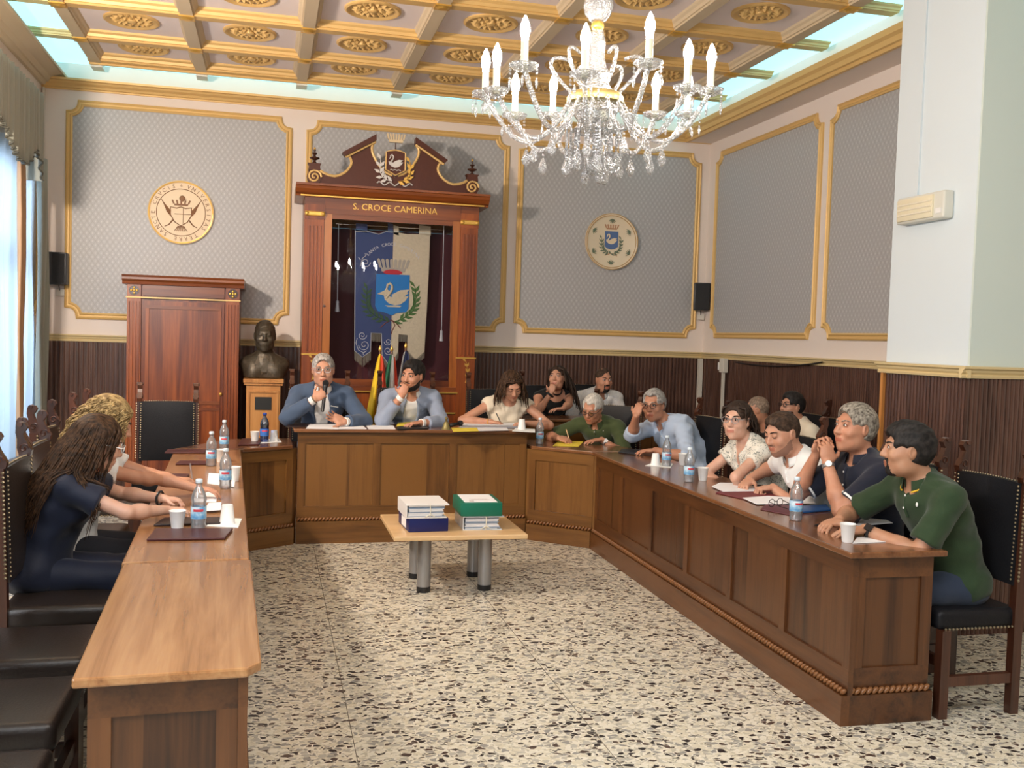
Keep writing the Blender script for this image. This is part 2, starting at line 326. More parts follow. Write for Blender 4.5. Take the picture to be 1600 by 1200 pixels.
run('trim_10', [(.27, 3.80), (.30, 3.80), (.31, 3.825), (.33, 3.83), (.345, 3.865), (.37, 3.885), (.385, 3.925), (.30, 3.94)], -4.5, YB, lambda u, v, t: (XR - u, t, v))
struct(MB().box(XR - .30, XR + 1.6, -4.5, 5.36, 3.805, 4.4).build('ceiling_bulkhead', CREAMW))
# ---- framed wallpaper fields
def framed(parent, u0, u1, z0, z1, fn, notch=.095, clip=None):
    q = notch * 1.05
    def arc(cx, cz, a0, a1): return [(cx + q * math.cos(a0 + (a1 - a0) * i / 5), cz + q * math.sin(a0 + (a1 - a0) * i / 5)) for i in range(6)]
    loop = []
    loop += arc(u0, z0, PI / 2, 0); loop += arc(u1, z0, PI, PI / 2); loop += arc(u1, z1, -PI / 2, -PI); loop += arc(u0, z1, 0, -PI / 2)
    fld = MB(); fld.add([fn(u, z, .006) for u, z in loop], [tuple(range(len(loop)))]); fld.build('wallpaper_field', PAPERW, parent)
    prof = [(-.030, 0), (-.030, .016), (-.016, .024), (-.006, .016), (.006, .016), (.016, .026), (.030, .018), (.030, 0)]
    b = MB(); n = len(loop); vs = []
    for i in range(n):
        p, c, x = Vector(loop[i - 1]), Vector(loop[i]), Vector(loop[(i + 1) % n])
        d1 = (c - p).normalized(); d2 = (x - c).normalized(); nn = Vector((-d1.y - d2.y, d1.x + d2.x)); nn.normalize(); k = 1 / max(.5, nn.dot(Vector((-d1.y, d1.x))))
        for o, h in prof: vs.append(fn(c.x + nn.x * o * k, c.y + nn.y * o * k, h))
    k = len(prof); fs = [(i * k + j, i * k + (j + 1) % k, ((i + 1) % n) * k + (j + 1) % k, ((i + 1) % n) * k + j) for i in range(n) for j in range(k)]
    b.add(vs, fs).build('panel_moulding', GOLD, parent)
FB = lambda u, z, h: (u, YB - h, z)
framed(wb, -1.86, .155, 1.69, 3.685, FB); framed(wb, .35, 2.375, 1.69, 3.68, FB); framed(wb, 2.53, 4.55, 1.69, 3.66, FB)
FR = lambda u, z, h: (XR - h, u, z)
framed(wr, 7.74, 9.78, 1.70, 3.645, FR); framed(wr, 5.5, 7.57, 1.70, 3.645, FR)
FL = lambda u, z, h: (XL + h, u, z)
framed(wl, 9.36, 9.80, 1.70, 3.68, FL); framed(wl, 7.0, 9.24, 3.05, 3.68, FL, .07)
# ---- coffered ceiling: beams at z 4.0, coffers just above
GX = [-1.585 + .922 * i for i in range(7)]; GY = [9.66, 8.95, 8.045, 7.14, 6.23, 5.32, 4.41, 3.5, 2.59, 1.68, .77, -.14, -1.05, -1.96, -2.87, -3.78]
ceil = struct(MB().box(GX[0] - .05, GX[-1] + .05, GY[-1] - .1, GY[0] + .05, 4.07, 4.14).build('ceiling', COFFER))
BP = [(-.048, 0), (.048, 0), (.048, .016), (.060, .018), (.066, .04), (.082, .054), (.09, .072), (-.09, .072), (-.082, .054), (-.066, .04), (-.060, .018), (-.048, .016)]
for x in GX: MB().prism(BP, GY[-1] - .1, GY[0] + .06, lambda u, v, t: (x + u, t, 4.0 + v)).build('ceiling_beam', BEAMP, ceil)
for y in GY: MB().prism(BP, GX[0] - .06, GX[-1] + .06, lambda u, v, t: (t, y + u, 4.001 + v)).build('ceiling_beam', GOLD, ceil)
kn = MB().box(-.058, .058, -.058, .058, 3.99, 4.0); kn.lathe([(.0, 3.976), (.03, 3.978), (.045, 3.986), (.055, 3.99)], 12)
knm = kn.mesh('beam_boss', GOLDB)
for x in GX:
    for y in GY[1:]: link('beam_boss', knm, ceil, (x, y, 0))
def rosette():
    b = MB(); b.lathe([(.215, 0), (.215, -.012), (.2, -.02), (.185, -.016), (.175, -.006), (.165, -.004)], 28)
    for ring, (r0, r1, n) in enumerate(((.035, .095, 8), (.085, .165, 16))):
        for i in range(n):
            a = 2 * PI * (i + .5 * ring) / n; d = Vector((math.cos(a), math.sin(a), 0)); s = Vector((-d.y, d.x, 0)); wd = .9 * PI * (r0 + r1) / 2 / n
            p = [d * r0, d * (r0 * .5 + r1 * .5) + s * wd, d * r1, d * (r0 * .5 + r1 * .5) - s * wd, d * (r0 * .45 + r1 * .55) + Vector((0, 0, -.022))]
            b.add([(v.x, v.y, v.z - .003) for v in p], [(0, 1, 4), (1, 2, 4), (2, 3, 4), (3, 0, 4)])
    b.lathe([(.04, 0), (.036, -.018), (.018, -.026), (0, -.028)], 12)
    b.mi = 1; b.lathe([(.165, -.001), (0, -.001)], 28); return b.mesh('ceiling_rosette', [GOLD, GOLD], 40)
rosm = rosette()
for i in range(6):
    for j in range(len(GY) - 1): link('rosette', rosm, ceil, ((GX[i] + GX[i + 1]) / 2, (GY[j] + GY[j + 1]) / 2 - (.03 if j == 0 else 0), 4.07))
# frame edge of the hanging ceiling and the lit cove around it
MB().box(GX[0] - .06, GX[-1] + .06, GY[0] + .03, GY[0] + .06, 3.985, 4.14).build('ceiling_edge', GOLD, ceil)
blk = MB().box(-.05, .05, 0, .16, 3.97, 4.03).mesh('beam_end_block', plain('block_white', srgb(225, 228, 220), .6))
for x in GX: link('beam_end_block', blk, ceil, (x, GY[0] + .06, 0))
frontcove = MB().box(XL, XR, -4.5, GY[-1] - .16, 4.05, 4.08)
cov = struct(MB().box(XL, XR, GY[0] + .06, YB, 4.05, 4.08).build('ceiling_cove', COVE))
for k in range(len(GY) - 1):
    y1, y0 = GY[k] + .06, GY[k + 1] + .06
    link('light_panel', MB().box(XL + .05, GX[0] - .06, y0, y1, 4.05, 4.08).mesh('light_panel', COVE), cov)
    link('light_panel', MB().box(GX[-1] + .06, XR - .28, y0, y1, 4.05, 4.08).mesh('light_panel', COVE), cov)
link('light_panel', frontcove.mesh('light_panel', COVE), cov)
for y in GY[1:]:
    MB().prism(BP, GX[-1], GX[-1] + .36, lambda u, v, t: (t, y + u, 4.0 + v * .6)).build('beam_stub', plain('stub_cream', srgb(214, 205, 150), .6) if y == GY[1] else bpy.data.materials['stub_cream'], ceil)
    MB().prism(BP, XL + .1, GX[0], lambda u, v, t: (t, y + u, 4.0 + v * .6)).build('beam_stub', bpy.data.materials['stub_cream'], ceil)
# ---- window, sheer and drapes on the left wall
SHEER, snt, sb_ = new_mat('sheer_voile')
sb_.inputs['Base Color'].default_value = (.80, .88, .95, 1); sb_.inputs['Roughness'].default_value = .9
_tl = N(snt, 'ShaderNodeBsdfTranslucent'); _tl.inputs[0].default_value = (.80, .90, 1, 1); _mx = N(snt, 'ShaderNodeMixShader', ins={0: .75})
_tp = N(snt, 'ShaderNodeBsdfTransparent'); _m2 = N(snt, 'ShaderNodeMixShader', ins={0: .25})
L(snt, sb_.outputs[0], _mx.inputs[1]); L(snt, _tl.outputs[0], _mx.inputs[2]); L(snt, _mx.outputs[0], _m2.inputs[1]); L(snt, _tp.outputs[0], _m2.inputs[2]); L(snt, _m2.outputs[0], snt.nodes['Material Output'].inputs[0])
DRAPE = plain('grey_green_drape', srgb(150, 152, 140), .55, 0, .1, 40, sheen=.3)
DRAPEO = plain('ochre_drape', srgb(186, 150, 116), .6, 0, .1, 40)
win = MB()
for (a, b_, c, d) in ((WY0, WY0 + .06, WZ0, WZ1), (WY1 - .06, WY1, WZ0, WZ1), (WY0, WY1, WZ0, WZ0 + .07), (WY0, WY1, WZ1 - .06, WZ1), ((WY0 + WY1) / 2 - .04, (WY0 + WY1) / 2 + .04, WZ0, WZ1), (WY0, WY1, 2.1, 2.16)): win.box(XL - .14, XL - .08, a, b_, c, d)
w1 = struct(win.build('window_1', plain('window_frame_white', srgb(225, 225, 220), .4)))
MB().box(XL - .112, XL - .108, WY0 + .05, WY1 - .05, WZ0 + .05, WZ1 - .05).build('pane', glassy('window_glass', (1, 1, 1), .98), w1)
def drape(name, y0, y1, z0, z1, folds, amp, x, m, parent, flare=0.0, seed=0):
    rnd = random.Random(seed); ph = rnd.random() * 6
    def fn(u, v):
        y = y0 + (y1 - y0) * u; z = z0 + (z1 - z0) * v
        a = amp * (.6 + .4 * math.sin(u * 9 + ph)) * (1 - .25 * v)
        return (x + a * math.sin(u * folds * 2 * PI + .5 * math.sin(3 * u + ph)) + .01 * math.sin(9 * v + 11 * u), y + .02 * math.sin(v * 4 + u * 7), z)
    o = MB().grid(fn, folds * 8, 10).build(name, m, parent, True)
    s = o.modifiers.new('thickness', 'SOLIDIFY'); s.thickness = .004
    return o
cur = thing('window_curtain', 'sheer white curtain with grey green drapes under a scalloped valance', 'curtain', (0, 0, 0))
drape('sheer', 7.72, 9.30, .03, 3.05, 9, .022, XL + .09, SHEER, cur, seed=2)
drape('drape', 9.18, 9.52, .03, 3.05, 4, .035, XL + .15, DRAPE, cur, seed=3)
drape('drape', 8.42, 8.62, .03, 3.05, 2, .03, XL + .16, DRAPEO, cur, seed=4)
def valance():
    X = XL + .25
    lo = [onX(x, y, X) for x, y in ((0, 187), (8, 200), (18, 228), (28, 248), (40, 257), (48, 248), (54, 232), (60, 246), (66, 283))]
    ys = [p[1] for p in lo]; zs = [p[2] for p in lo]; d = ys[-3] - ys[0]
    ys = [ys[0] - .22] + ys; zs = [zs[0] + .02] + zs
    y0, y1 = ys[0], ys[-1]; zt = onX(72, 155, X)[2]
    low = lambda y: float(np.interp(y, ys, zs))
    def fn(u, v):
        y = y0 + (y1 - y0) * u; zl = low(y); z = zl + (zt - zl) * v
        return (X + .016 * math.sin(u * 46 * PI) + .008 * math.sin(u * 83), y, z)
    o = MB().grid(fn, 220, 8).build('valance', DRAPE, cur, True); s = o.modifiers.new('thickness', 'SOLIDIFY'); s.thickness = .006
    MB().tube([(fn(u / 190, 0)[0] + .004, fn(u / 190, 0)[1], fn(u / 190, 0)[2]) for u in range(191)], .008, 6).build('valance_cord', plain('cord_dark', srgb(92, 92, 82), .6), cur)
    MB().box(XL + .005, X - .02, y0, y1 - .01, zt - .04, zt).build('pelmet_board', DRAPE, cur)
    MB().grid(lambda u, v: (XL + .02 + .23 * u, y1 + .004, low(y1) + (zt - low(y1)) * v), 6, 6).build('valance_return', DRAPE, cur)
valance()
# ---- conduits, sockets, cable on the wainscot
CONDM = plain('conduit_white', srgb(214, 208, 196), .5)
def fixture(name, label, cat, b, m=CONDM, sm=False): o = b.build(name, m, None, sm); return tag(o, label, cat)
fixture('cable_conduit', 'cream vertical cable conduit in the back right corner of the room', 'conduit', MB().box(4.615, 4.66, 9.93, 9.975, .1, 1.44))
fixture('cable_conduit', 'thin cream cable conduit in the left corner behind the curtain', 'conduit', MB().box(-2.06, -2.03, 9.93, 9.975, .1, 1.44))
fixture('cable_conduit', 'thin pale conduit running up the corner beside the left wall speaker', 'conduit', MB().box(XL + .01, XL + .03, 9.965, 9.995, 1.52, 3.8))
jb = onX(1131, 571, XR - .05)
t = thing('junction_box', 'cream junction box with a conduit below on the right wainscot', 'box', (XR - .03, jb[1], jb[2]))
MB().rbox(-.05, .005, -.05, .05, -.075, .075, .008).build('box_body', CONDM, t); MB().box(-.035, -.01, -.016, .016, -1.25, -.07).build('conduit', CONDM, t); MB().box(-.052, -.02, .045, .075, -.05, .03).build('socket', WHITEP, t)
ca = onX(1150, 566, XR - .05); cb = onX(1215, 575, XR - .05); cc = onX(1285, 566, XR - .05)
tag(MB().tube([tuple(Vector(ca) * (1 - s) ** 2 + Vector(cb) * 2 * s * (1 - s) + Vector((0, 0, -.02)) * 2 * s * (1 - s) + Vector(cc) * s * s) for s in [i / 12 for i in range(13)]], .007, 6).build('hanging_cable', BLACKP), 'dark cable sagging below the dado rail on right wall', 'cable')
ROPEW = plain('rope_moulding_wood', srgb(128, 84, 48), .35, 0, .1, 60, coat=.2)
# ================================================================ FURNITURE
def rope(b, p, q, r=.014, pitch=.027):
    """twisted bead moulding from p to q (local points)"""
    p, q = Vector(p), Vector(q); d = (q - p); n = max(2, int(d.length / pitch)); d.normalize(); side = Vector((-d.y, d.x, 0)); up = d.cross(side) if abs(d.z) < .9 else Vector((0, 0, 1))
    tilt = (d * .75 + Vector((0, 0, 1)) * .75).normalized(); w = d.cross(side).normalized()
    for i in range(n):
        c = p + (q - p) * ((i + .5) / n); o = len(b.v); b.ball((0, 0, 0), 1, 6, 4)
        a3 = tilt; a1 = side.normalized(); a2 = a3.cross(a1).normalized()
        for k in range(o, len(b.v)):
            x, y, z = b.v[k]; b.v[k] = tuple(c + a1 * x * r + a2 * y * pitch * .42 + a3 * z * r * 1.5)
    return b
def desk(name, label, p0, p1, depth, zt, npan, zp=.13, mats=None, ends=(0, 0), topm=None, panels=True, stiles=None, chamfer=0.0, over=(.03, .03), topdepth=None, group=None, toppoly=None):
    pm, rm, sm = mats or (WALNUT, WALNUTX, WALNUTZ)
    d = Vector((p1[0] - p0[0], p1[1] - p0[1])); Ln = d.length; a = math.atan2(d.y, d.x)
    t = thing(name, label, 'desk', (p0[0], p0[1], 0), a, group)
    th = .026; zb = zp + .035; zr = zt - th; zlo = zb + .075; zhi = zr - .085
    td = topdepth or depth
    x0, x1 = -over[0], Ln + over[1]
    top = MB()
    if chamfer: poly = [(x0 + chamfer, -.005), (x1, -.005), (x1, td), (x0, td), (x0, chamfer * .8 - .005)]
    else: poly = [(x0, -.005), (x1, -.005), (x1, td), (x0, td)]
    if toppoly:
        ca, sa = math.cos(a), math.sin(a); poly = [((x - p0[0]) * ca + (y - p0[1]) * sa, -(x - p0[0]) * sa + (y - p0[1]) * ca) for x, y in toppoly]
    top.prism(poly, zr, zt, lambda u, v, s: (u, v, s)); o = top.build('desk_top', topm or TOPD, t); m = o.modifiers.new('edge', 'BEVEL'); m.width = .006; m.segments = 2
    MB().box(0, Ln, .0, .04, 0, zp).build('plinth', rm, t)
    rp = MB(); rope(rp, (0, .016, zp + .014), (Ln, .016, zp + .014)); r = rp.build('rope_moulding', ROPEW, t, True); r['kind'] = 'stuff'
    MB().box(0, Ln, .028, .052, zp, zlo).build('bottom_rail', rm, t)
    MB().box(0, Ln, .028, .052, zhi, zr).build('top_rail', rm, t)
    sw = .055
    xs = stiles or [i * Ln / npan for i in range(npan + 1)]
    for i, x in enumerate(xs):
        a0 = max(0, x - sw / 2) if 0 < i < len(xs) - 1 else (0 if i == 0 else Ln - sw); MB().box(a0, a0 + sw, .0285, .0515, zlo, zhi).build('stile', sm, t)
    for i in range(len(xs) - 1):
        a0, a1 = xs[i] + sw / 2, xs[i + 1] - sw / 2; nb = 3; rnd = random.Random(i)
        cuts = [0] + sorted(rnd.uniform(.25, .75) for _ in range(nb - 1)) + [1]
        for k in range(nb):
            if (cuts[k + 1] - cuts[k]) < .02: continue
            u0, u1 = a0 + (a1 - a0) * cuts[k], a0 + (a1 - a0) * cuts[k + 1]
            MB().box(u0, u1, .040, .046, zlo, zhi).build('panel_board', pm, t)
    if toppoly:
        for xe in (-.035, Ln - .005): MB().box(xe, xe + .04, .032, .07, 0, zr).build('corner_post', sm, t)
    for e, (xe, s) in enumerate(((0, 1), (Ln, -1))):
        if not ends[e]: continue
        w = depth - .05
        fx = lambda q0, q1: (min(xe + s * q0, xe + s * q1), max(xe + s * q0, xe + s * q1))
        MB().box(*fx(0, .03), .04, depth - .02, 0, zp).build('plinth', rm, t)
        rp = MB(); rope(rp, (xe + s * .012, .04, zp + .014), (xe + s * .012, depth - .03, zp + .014)); r = rp.build('rope_moulding', ROPEW, t, True); r['kind'] = 'stuff'
        MB().box(*fx(.022, .045), .052, depth - .03, zp, zlo).build('bottom_rail', rm, t); MB().box(*fx(.022, .045), .052, depth - .03, zhi - .01, zr).build('top_rail', rm, t)
        MB().box(*fx(.022, .045), .052, .105, zlo, zhi - .01).build('stile', sm, t); MB().box(*fx(.022, .045), depth - .085, depth - .03, zlo, zhi - .01).build('stile', sm, t)
        q = [.105, .105 + (depth - .19) * .38, .105 + (depth - .19) * .7, depth - .085]
        for k in range(3): MB().box(*fx(.033, .039), q[k], q[k + 1], zlo, zhi - .01).build('panel_board', pm, t)
    return t
RF, RN = (2.425, 7.05), (2.375, 3.58)
desk('council_desk', 'long walnut desk with six front panels along the right side of the floor', RF, RN, .46, .75, 6, ends=(0, 1), topm=TOPD, over=(-.005, .03))
desk('council_desk', 'raised walnut desk with three front panels facing the room below the glazed cabinet', (.222, 7.44), (2.008, 7.44), .5, .872, 3, .17, (OAKISH, OAKISHX, OAKISH), (1, 1), TOPD, over=(.03, .03))
desk('council_desk', 'slanted walnut desk section joining the raised desk to the right row', (2.012, 7.435), (2.425, 7.06), .5, .75, 1, .13, (OAKISH, OAKISHX, OAKISH), topm=TOPD, toppoly=[(2.04, 7.435), (2.425, 7.075), (2.89, 7.075), (2.76, 7.56), (2.36, 7.93), (2.04, 7.93)])
desk('council_desk', 'slanted walnut desk section joining the raised desk to the left row', (-.165, 7.2), (.205, 7.44), .5, .75, 1, .13, (OAKISH, OAKISHX, OAKISH), topm=TOPD, toppoly=[(-.165, 7.2), (.185, 7.43), (.185, 7.93), (-.28, 7.85), (-.64, 7.2)])
desk('council_desk', 'walnut desk of the left row with worn top carrying bottles and folders', (-.062, 3.72), (-.19, 7.19), .44, .75, 6, .13, None, (0, 0), TOPW, over=(.0, .0))
desk('council_desk', 'empty walnut desk with clipped corner at the near end of left row', (-.008, 2.53), (-.055, 3.70), .44, .75, 2, .13, None, (1, 0), TOPW, chamfer=.045, over=(.03, .0))
desk('council_desk', 'second row walnut desk behind the writing person in olive polo', (2.24, 8.33), (3.5, 8.33), .42, .89, 2, .2, (OAKISH, OAKISHX, OAKISH), (1, 1), TOPD)
struct(MB().box(.25, 1.98, 7.62, 9.30, 0, .11).box(1.98, 3.95, 8.4, 9.96, 0, .11).build('floor_dais', WAINS))
# ---- chairs: leather, nail heads, carved finials
def chair_proto(leather, big=1.0, nails=True):
    t = thing('council_chair', 'x', 'chair')
    W, D, sh = .205 * big, .2, .47
    sc_ = MB(); sc_.rbox(-W - .005, W + .005, -D, D + .015, sh - .085, sh + .005, .03, 3)
    o = sc_.build('seat', leather, t, True)
    for x in (-1, 1):
        MB().box(x * W - .022, x * W + .022, D - .035, D + .008, 0, sh - .08).build('leg', DARKW, t)
        MB().prism([(-D - .004, 0), (-D + .038, 0), (-D + .040, sh), (-D + .024, 1.03), (-D - .016, 1.03), (-D - .004, sh)], x * W - .020, x * W + .020, lambda u, v, s: (s, u, v)).build('leg', DARKW, t)
        MB().box(x * W - .014, x * W + .014, -D + .03, D - .03, .14, .185).build('stretcher', DARKW, t)
        # carved scroll finial
        sil = [(-.020, 1.03), (.024, 1.03), (.030, 1.055), (.018, 1.075), (.004, 1.10), (-.006, 1.125), (.004, 1.140), (.012, 1.155), (.002, 1.172), (-.022, 1.176), (-.034, 1.160), (-.036, 1.13), (-.028, 1.10), (-.030, 1.065)]
        f = MB().prism([(u - D + .006, v) for u, v in sil], x * W - .017, x * W + .017, lambda u, v, s: (s, u, v)); fo = f.build('finial', DARKW, t)
        for sx in (-1, 1): MB().tube([(x * W + sx * .018, -D + .004 + (.022 - .0018 * i) * math.cos(i * .75) , 1.064 + (.022 - .0018 * i) * math.sin(i * .75)) for i in range(11)], .004, 5).build('scroll', DARKW, fo)
        MB().tube([(x * W - .024, -D - .012, 1.166), (x * W + .024, -D - .012, 1.166)], .011, 8).build('scroll_roll', DARKW, fo)
        if nails:
            nb = MB()
            for i in range(24): nb.ball((x * (W + .021), -D + .034 - .012 * i / 24, .60 + i * .018), .0065, 6, 4)
            for i in range(24): nb.ball((x * (W - .012), -D + .045 - .014 * i / 24, .60 + i * .018), .0055, 6, 4)
            for i in range(20): nb.ball((x * (W + .006), -D + .02 + i * .019, sh - .078), .006, 6, 4)
            b = nb.build('nail_heads', BRASS, t); b['kind'] = 'stuff'
    for y in (D - .015,): MB().box(-W + .02, W - .02, y - .013, y + .013, .22, .265).build('stretcher', DARKW, t)
    bk = MB().grid(lambda u, v: (-W + 2 * W * u, -D + .046 - .016 * v - .02 * math.sin(PI * u) * math.sin(PI * v) * 0 + .012 * math.sin(PI * u) ** .5 * math.sin(PI * v) ** .5, .575 + .455 * v + .004 * math.sin(PI * u)), 10, 8)
    bk.grid(lambda u, v: (W - 2 * W * u, -D - .004 - .010 * v - .006 * math.sin(PI * u), .575 + .455 * v + .004 * math.sin(PI * u)), 10, 8)
    n = 11
    o = len(bk.v); A = lambda u, v: (-W + 2 * W * u, -D + .046 - .016 * v + .012 * math.sin(PI * u) ** .5 * math.sin(PI * v) ** .5, .575 + .455 * v + .004 * math.sin(PI * u)); B = lambda u, v: (-W + 2 * W * u, -D - .004 - .010 * v - .006 * math.sin(PI * u), .575 + .455 * v + .004 * math.sin(PI * u))
    for v in (0, 1): bk.grid(lambda s, r: tuple(Vector(A(s, v)) * (1 - r) + Vector(B(s, v)) * r), 10, 1)
    for u in (0, 1): bk.grid(lambda s, r: tuple(Vector(A(u, s)) * (1 - r) + Vector(B(u, s)) * r), 8, 1)
    bk.build('backrest', leather, t, 50)
    if nails:
        nb = MB()
        for i in range(23): nb.ball((-W + .02 + (2 * W - .04) * i / 22, -D + .015, 1.034 + .004 * math.sin(PI * i / 22)), .0042, 6, 4)
        b = nb.build('nail_heads', BRASS, t); b['kind'] = 'stuff'
    return t
proto = chair_proto(LEATHER); protoB = chair_proto(LEATHB); protoC = chair_proto(LEATHER, 1.12)
_used = set()
def chair(pr, label, x, y, deg, z=0.0, group='carved leather council chairs'):
    o = pr if pr not in _used else copy_tree(pr); _used.add(pr)
    o.location = (x, y, z); o.rotation_euler = (0, 0, math.radians(deg)); o['label'] = label; o['category'] = 'chair'; o['group'] = group; return o
chair(proto, 'black leather chair under the person in dark green polo at the desk end', 3.06, 3.80, 90)
chair(proto, 'black leather chair behind the person in navy polo', 3.05, 4.34, 90)
chair(proto, 'black leather chair behind the person in the white polo', 3.11, 4.87, 90)
chair(proto, 'black leather chair behind the person in the floral blouse', 3.12, 5.54, 90)
chair(proto, 'black leather chair behind the person in the light blue shirt', 3.17, 6.95, 96)
chair(proto, 'black leather chair behind the olive polo person at the slanted desk', 2.87, 7.94, 140)
chair(protoB, 'dark leather chair under the person in navy dress', -.82, 4.36, -90)
chair(protoB, 'dark leather chair under the person in white blouse', -.87, 4.99, -90)
chair(protoB, 'empty dark leather chair just beyond the white blouse person', -.98, 5.72, -92)
chair(protoB, 'empty dark leather chair of the left row farthest from the camera', -.98, 6.80, -92)
chair(protoB, 'empty chair nearest the person in navy dress, seat top visible', -.80, 3.70, -90)
chair(protoB, 'middle one of three empty chairs beside the near left desk', -.78, 3.13, -90)
chair(protoB, 'empty chair in the bottom left corner of the picture', -.75, 2.56, -90)
chair(proto, 'empty black leather chair standing before the tall wooden cupboard', -.75, 7.72, 180)
chair(protoC, 'carved chair behind the person speaking into the microphone', .42, 8.12, 180, .11)
chair(protoC, 'carved chair behind the person in pale blue blazer', 1.16, 8.20, 180, .11)
chair(protoC, 'black leather chair behind the person writing in ivory blouse', 1.94, 8.20, 180, .11)
chair(protoC, 'second row chair behind the person in the black top', 2.66, 9.08, 180, .11)
chair(protoC, 'second row chair behind the person in the white shirt', 3.20, 9.42, 180, .11)
chair(proto, 'chair by the right wall under the person in black shirt', 4.30, 7.38, 92)
chair(proto, 'chair by the right wall under the person with thick black glasses', 4.25, 6.88, 92)
# ---- low table with two stacks of files
t = thing('low_table', 'low beech table with four thick grey tubular legs in mid floor', 'table', (1.16, 6.13, 0))
o = MB().box(-.415, .415, -.375, .375, .365, .392).build('table_top', BEECH, t); m = o.modifiers.new('edge', 'BEVEL'); m.width = .004; m.segments = 2
for x in (-.195, .195):
    for y in (-.16, .19):
        l = MB().lathe([(.0, .035), (.043, .035), (.043, .365), (0, .365)], 24, (x, y, 0)).build('leg', STEEL, t, 40); MB().lathe([(0, 0), (.041, 0), (.044, .006), (.044, .036), (0, .036)], 24, (x, y, 0)).build('foot', BLACKP, l, 40)
def filebox(name, label, c, w, d, h, rz, cover, kind, z):
    t = thing(name, label, 'file box', (c[0], c[1], z), rz, 'file boxes stacked on the low table')
    if kind == 'closed':
        o = MB().rbox(-w / 2, w / 2, -d / 2, d / 2, 0, h, .006, 2).build('case', cover, t, 40)
        return t
    MB().box(-w / 2, w / 2, -d / 2, d / 2, 0, .006).box(-w / 2, w / 2 + .012, -d / 2 - .006, d / 2, h - .006, h).box(-w / 2, -w / 2 + .006, -d / 2, d / 2, .006, h - .006).build('cover', cover, t)
    n = 11; rnd = random.Random(int(w * 1000))
    for i in range(n):
        z0 = .007 + (h - .014) * i / n; MB().box(-w / 2 + .012 + rnd.uniform(0, .01), w / 2 - .01 - rnd.uniform(0, .02), -d / 2 + rnd.uniform(.002, .014), d / 2 - .01, z0, z0 + (h - .014) / n - .0012).build('sheaf', random.Random(i + int(h * 999)).choice([PAPER, PAPER, plain('grey_file', srgb(178, 184, 196), .7), plain('blue_grey_file', srgb(140, 158, 180), .7)]), t)
    tie = MB().tube([(.02, -d / 2 - .004, .004), (.022, -d / 2 - .006, h * .5), (.02, -d / 2 - .008, h)], .003, 6).tube([(.022, -d / 2 - .007, h * .3), (-.012, -d / 2 - .01, h * .1)], .003, 6).tube([(.022, -d / 2 - .007, h * .3), (.05, -d / 2 - .01, h * .12)], .003, 6)
    tie.build('tie_ribbon', plain('ribbon', srgb(225, 222, 205), .7) if 'ribbon' not in bpy.data.materials else bpy.data.materials['ribbon'], t); return t
fb = filebox('file_box', 'navy blue file box at the bottom of the left stack', (.965, 6.055), .25, .33, .085, .06, plain('navy_board', srgb(14, 28, 92), .4), 'closed', .392)
MB().box(-.1265, -.125, -.08, .06, .012, .07).build('spine_label', PAPER, fb)
filebox('file_box', 'white open file of papers on top of the left stack', (.955, 6.05), .255, .33, .085, .03, plain('white_board', srgb(232, 230, 228), .5), 'open', .478)
filebox('file_box', 'clear bottomed stack of papers tied with ribbon under green box', (1.325, 6.08), .25, .33, .088, -.03, plain('clear_sleeve', srgb(205, 212, 218), .25), 'open', .392)
g = filebox('file_box', 'green file box with white label on top of right stack', (1.315, 6.075), .265, .34, .085, -.03, plain('green_board', srgb(8, 108, 84), .4), 'closed', .481)
lb = MB().box(-.105, .105, -.15, .15, .0852, .0864).build('cover_label', PAPER, g)
MB().box(-.06, .06, -.04, -.035, .0865, .0868).box(-.05, .07, -.06, -.056, .0865, .0868).box(-.07, -.04, -.12, -.1, .0865, .0868).build('print_lines', plain('print_grey', srgb(150, 130, 130), .8), lb)
# ---- tall cupboard
def flutes(b, x0, x1, y, z0, z1, n):
    w = (x1 - x0) / (2 * n + 1)
    for i in range(n + 1): b.prism([(x0 + w * (2 * i), 0), (x0 + w * (2 * i) + w * .15, -.012), (x0 + w * (2 * i) + w * .85, -.012), (x0 + w * (2 * i + 1), 0)], z0, z1, lambda u, v, t: (u, y + v, t))
CY = 9.42
t = thing('tall_cupboard', 'tall mahogany cupboard with fluted pilasters and gilt crosses', 'cupboard', (-.765, CY, 0))
MB().box(-.49, .49, .01, .55, .0, 1.985).build('carcass', MAHOG, t)
for s in (-1, 1):
    p = MB().box(s * .43 - .06, s * .43 + .06, -.012, .012, .1, 1.86); flutes(p, s * .43 - .05, s * .43 + .05, -.012, .2, 1.83, 3); p.build('pilaster', MAHOG, t)
    b = MB().box(s * .43 - .06, s * .43 + .06, -.016, .012, 1.875, 1.985).build('pilaster_block', MAHOG, t)
    r = MB().lathe([(.045, -.016), (.046, -.022), (.038, -.022), (.036, -.017), (0, -.017)], 16, (s * .43, 0, 1.93), 'Y').build('boss', DARKW, b)
    c = MB()
    for dx, dz in ((0, .024), (0, -.024), (.024, 0), (-.024, 0), (0, 0)): c.ball((s * .43 + dx, -.022, 1.93 + dz), (.011, .005, .011), 8, 6)
    c.build('gilt_cross', GOLDB, b, True)
d = MB().box(-.355, .355, -.004, .012, .12, 1.84).build('door', MAHOG, t)
for z0, z1 in ((.2, .84), (.93, 1.77)):
    for b4 in ((-.33, .33, z0 - .03, z0), (-.33, .33, z1, z1 + .03), (-.33, -.30, z0, z1), (.30, .33, z0, z1)): MB().box(b4[0], b4[1], -.014, -.003, b4[2], b4[3]).build('panel_frame', MAHOGX if b4[1] - b4[0] > .1 else MAHOG, d)
MB().ball((.335, -.02, 1.0), .016).build('knob', GOLDB, d, True)
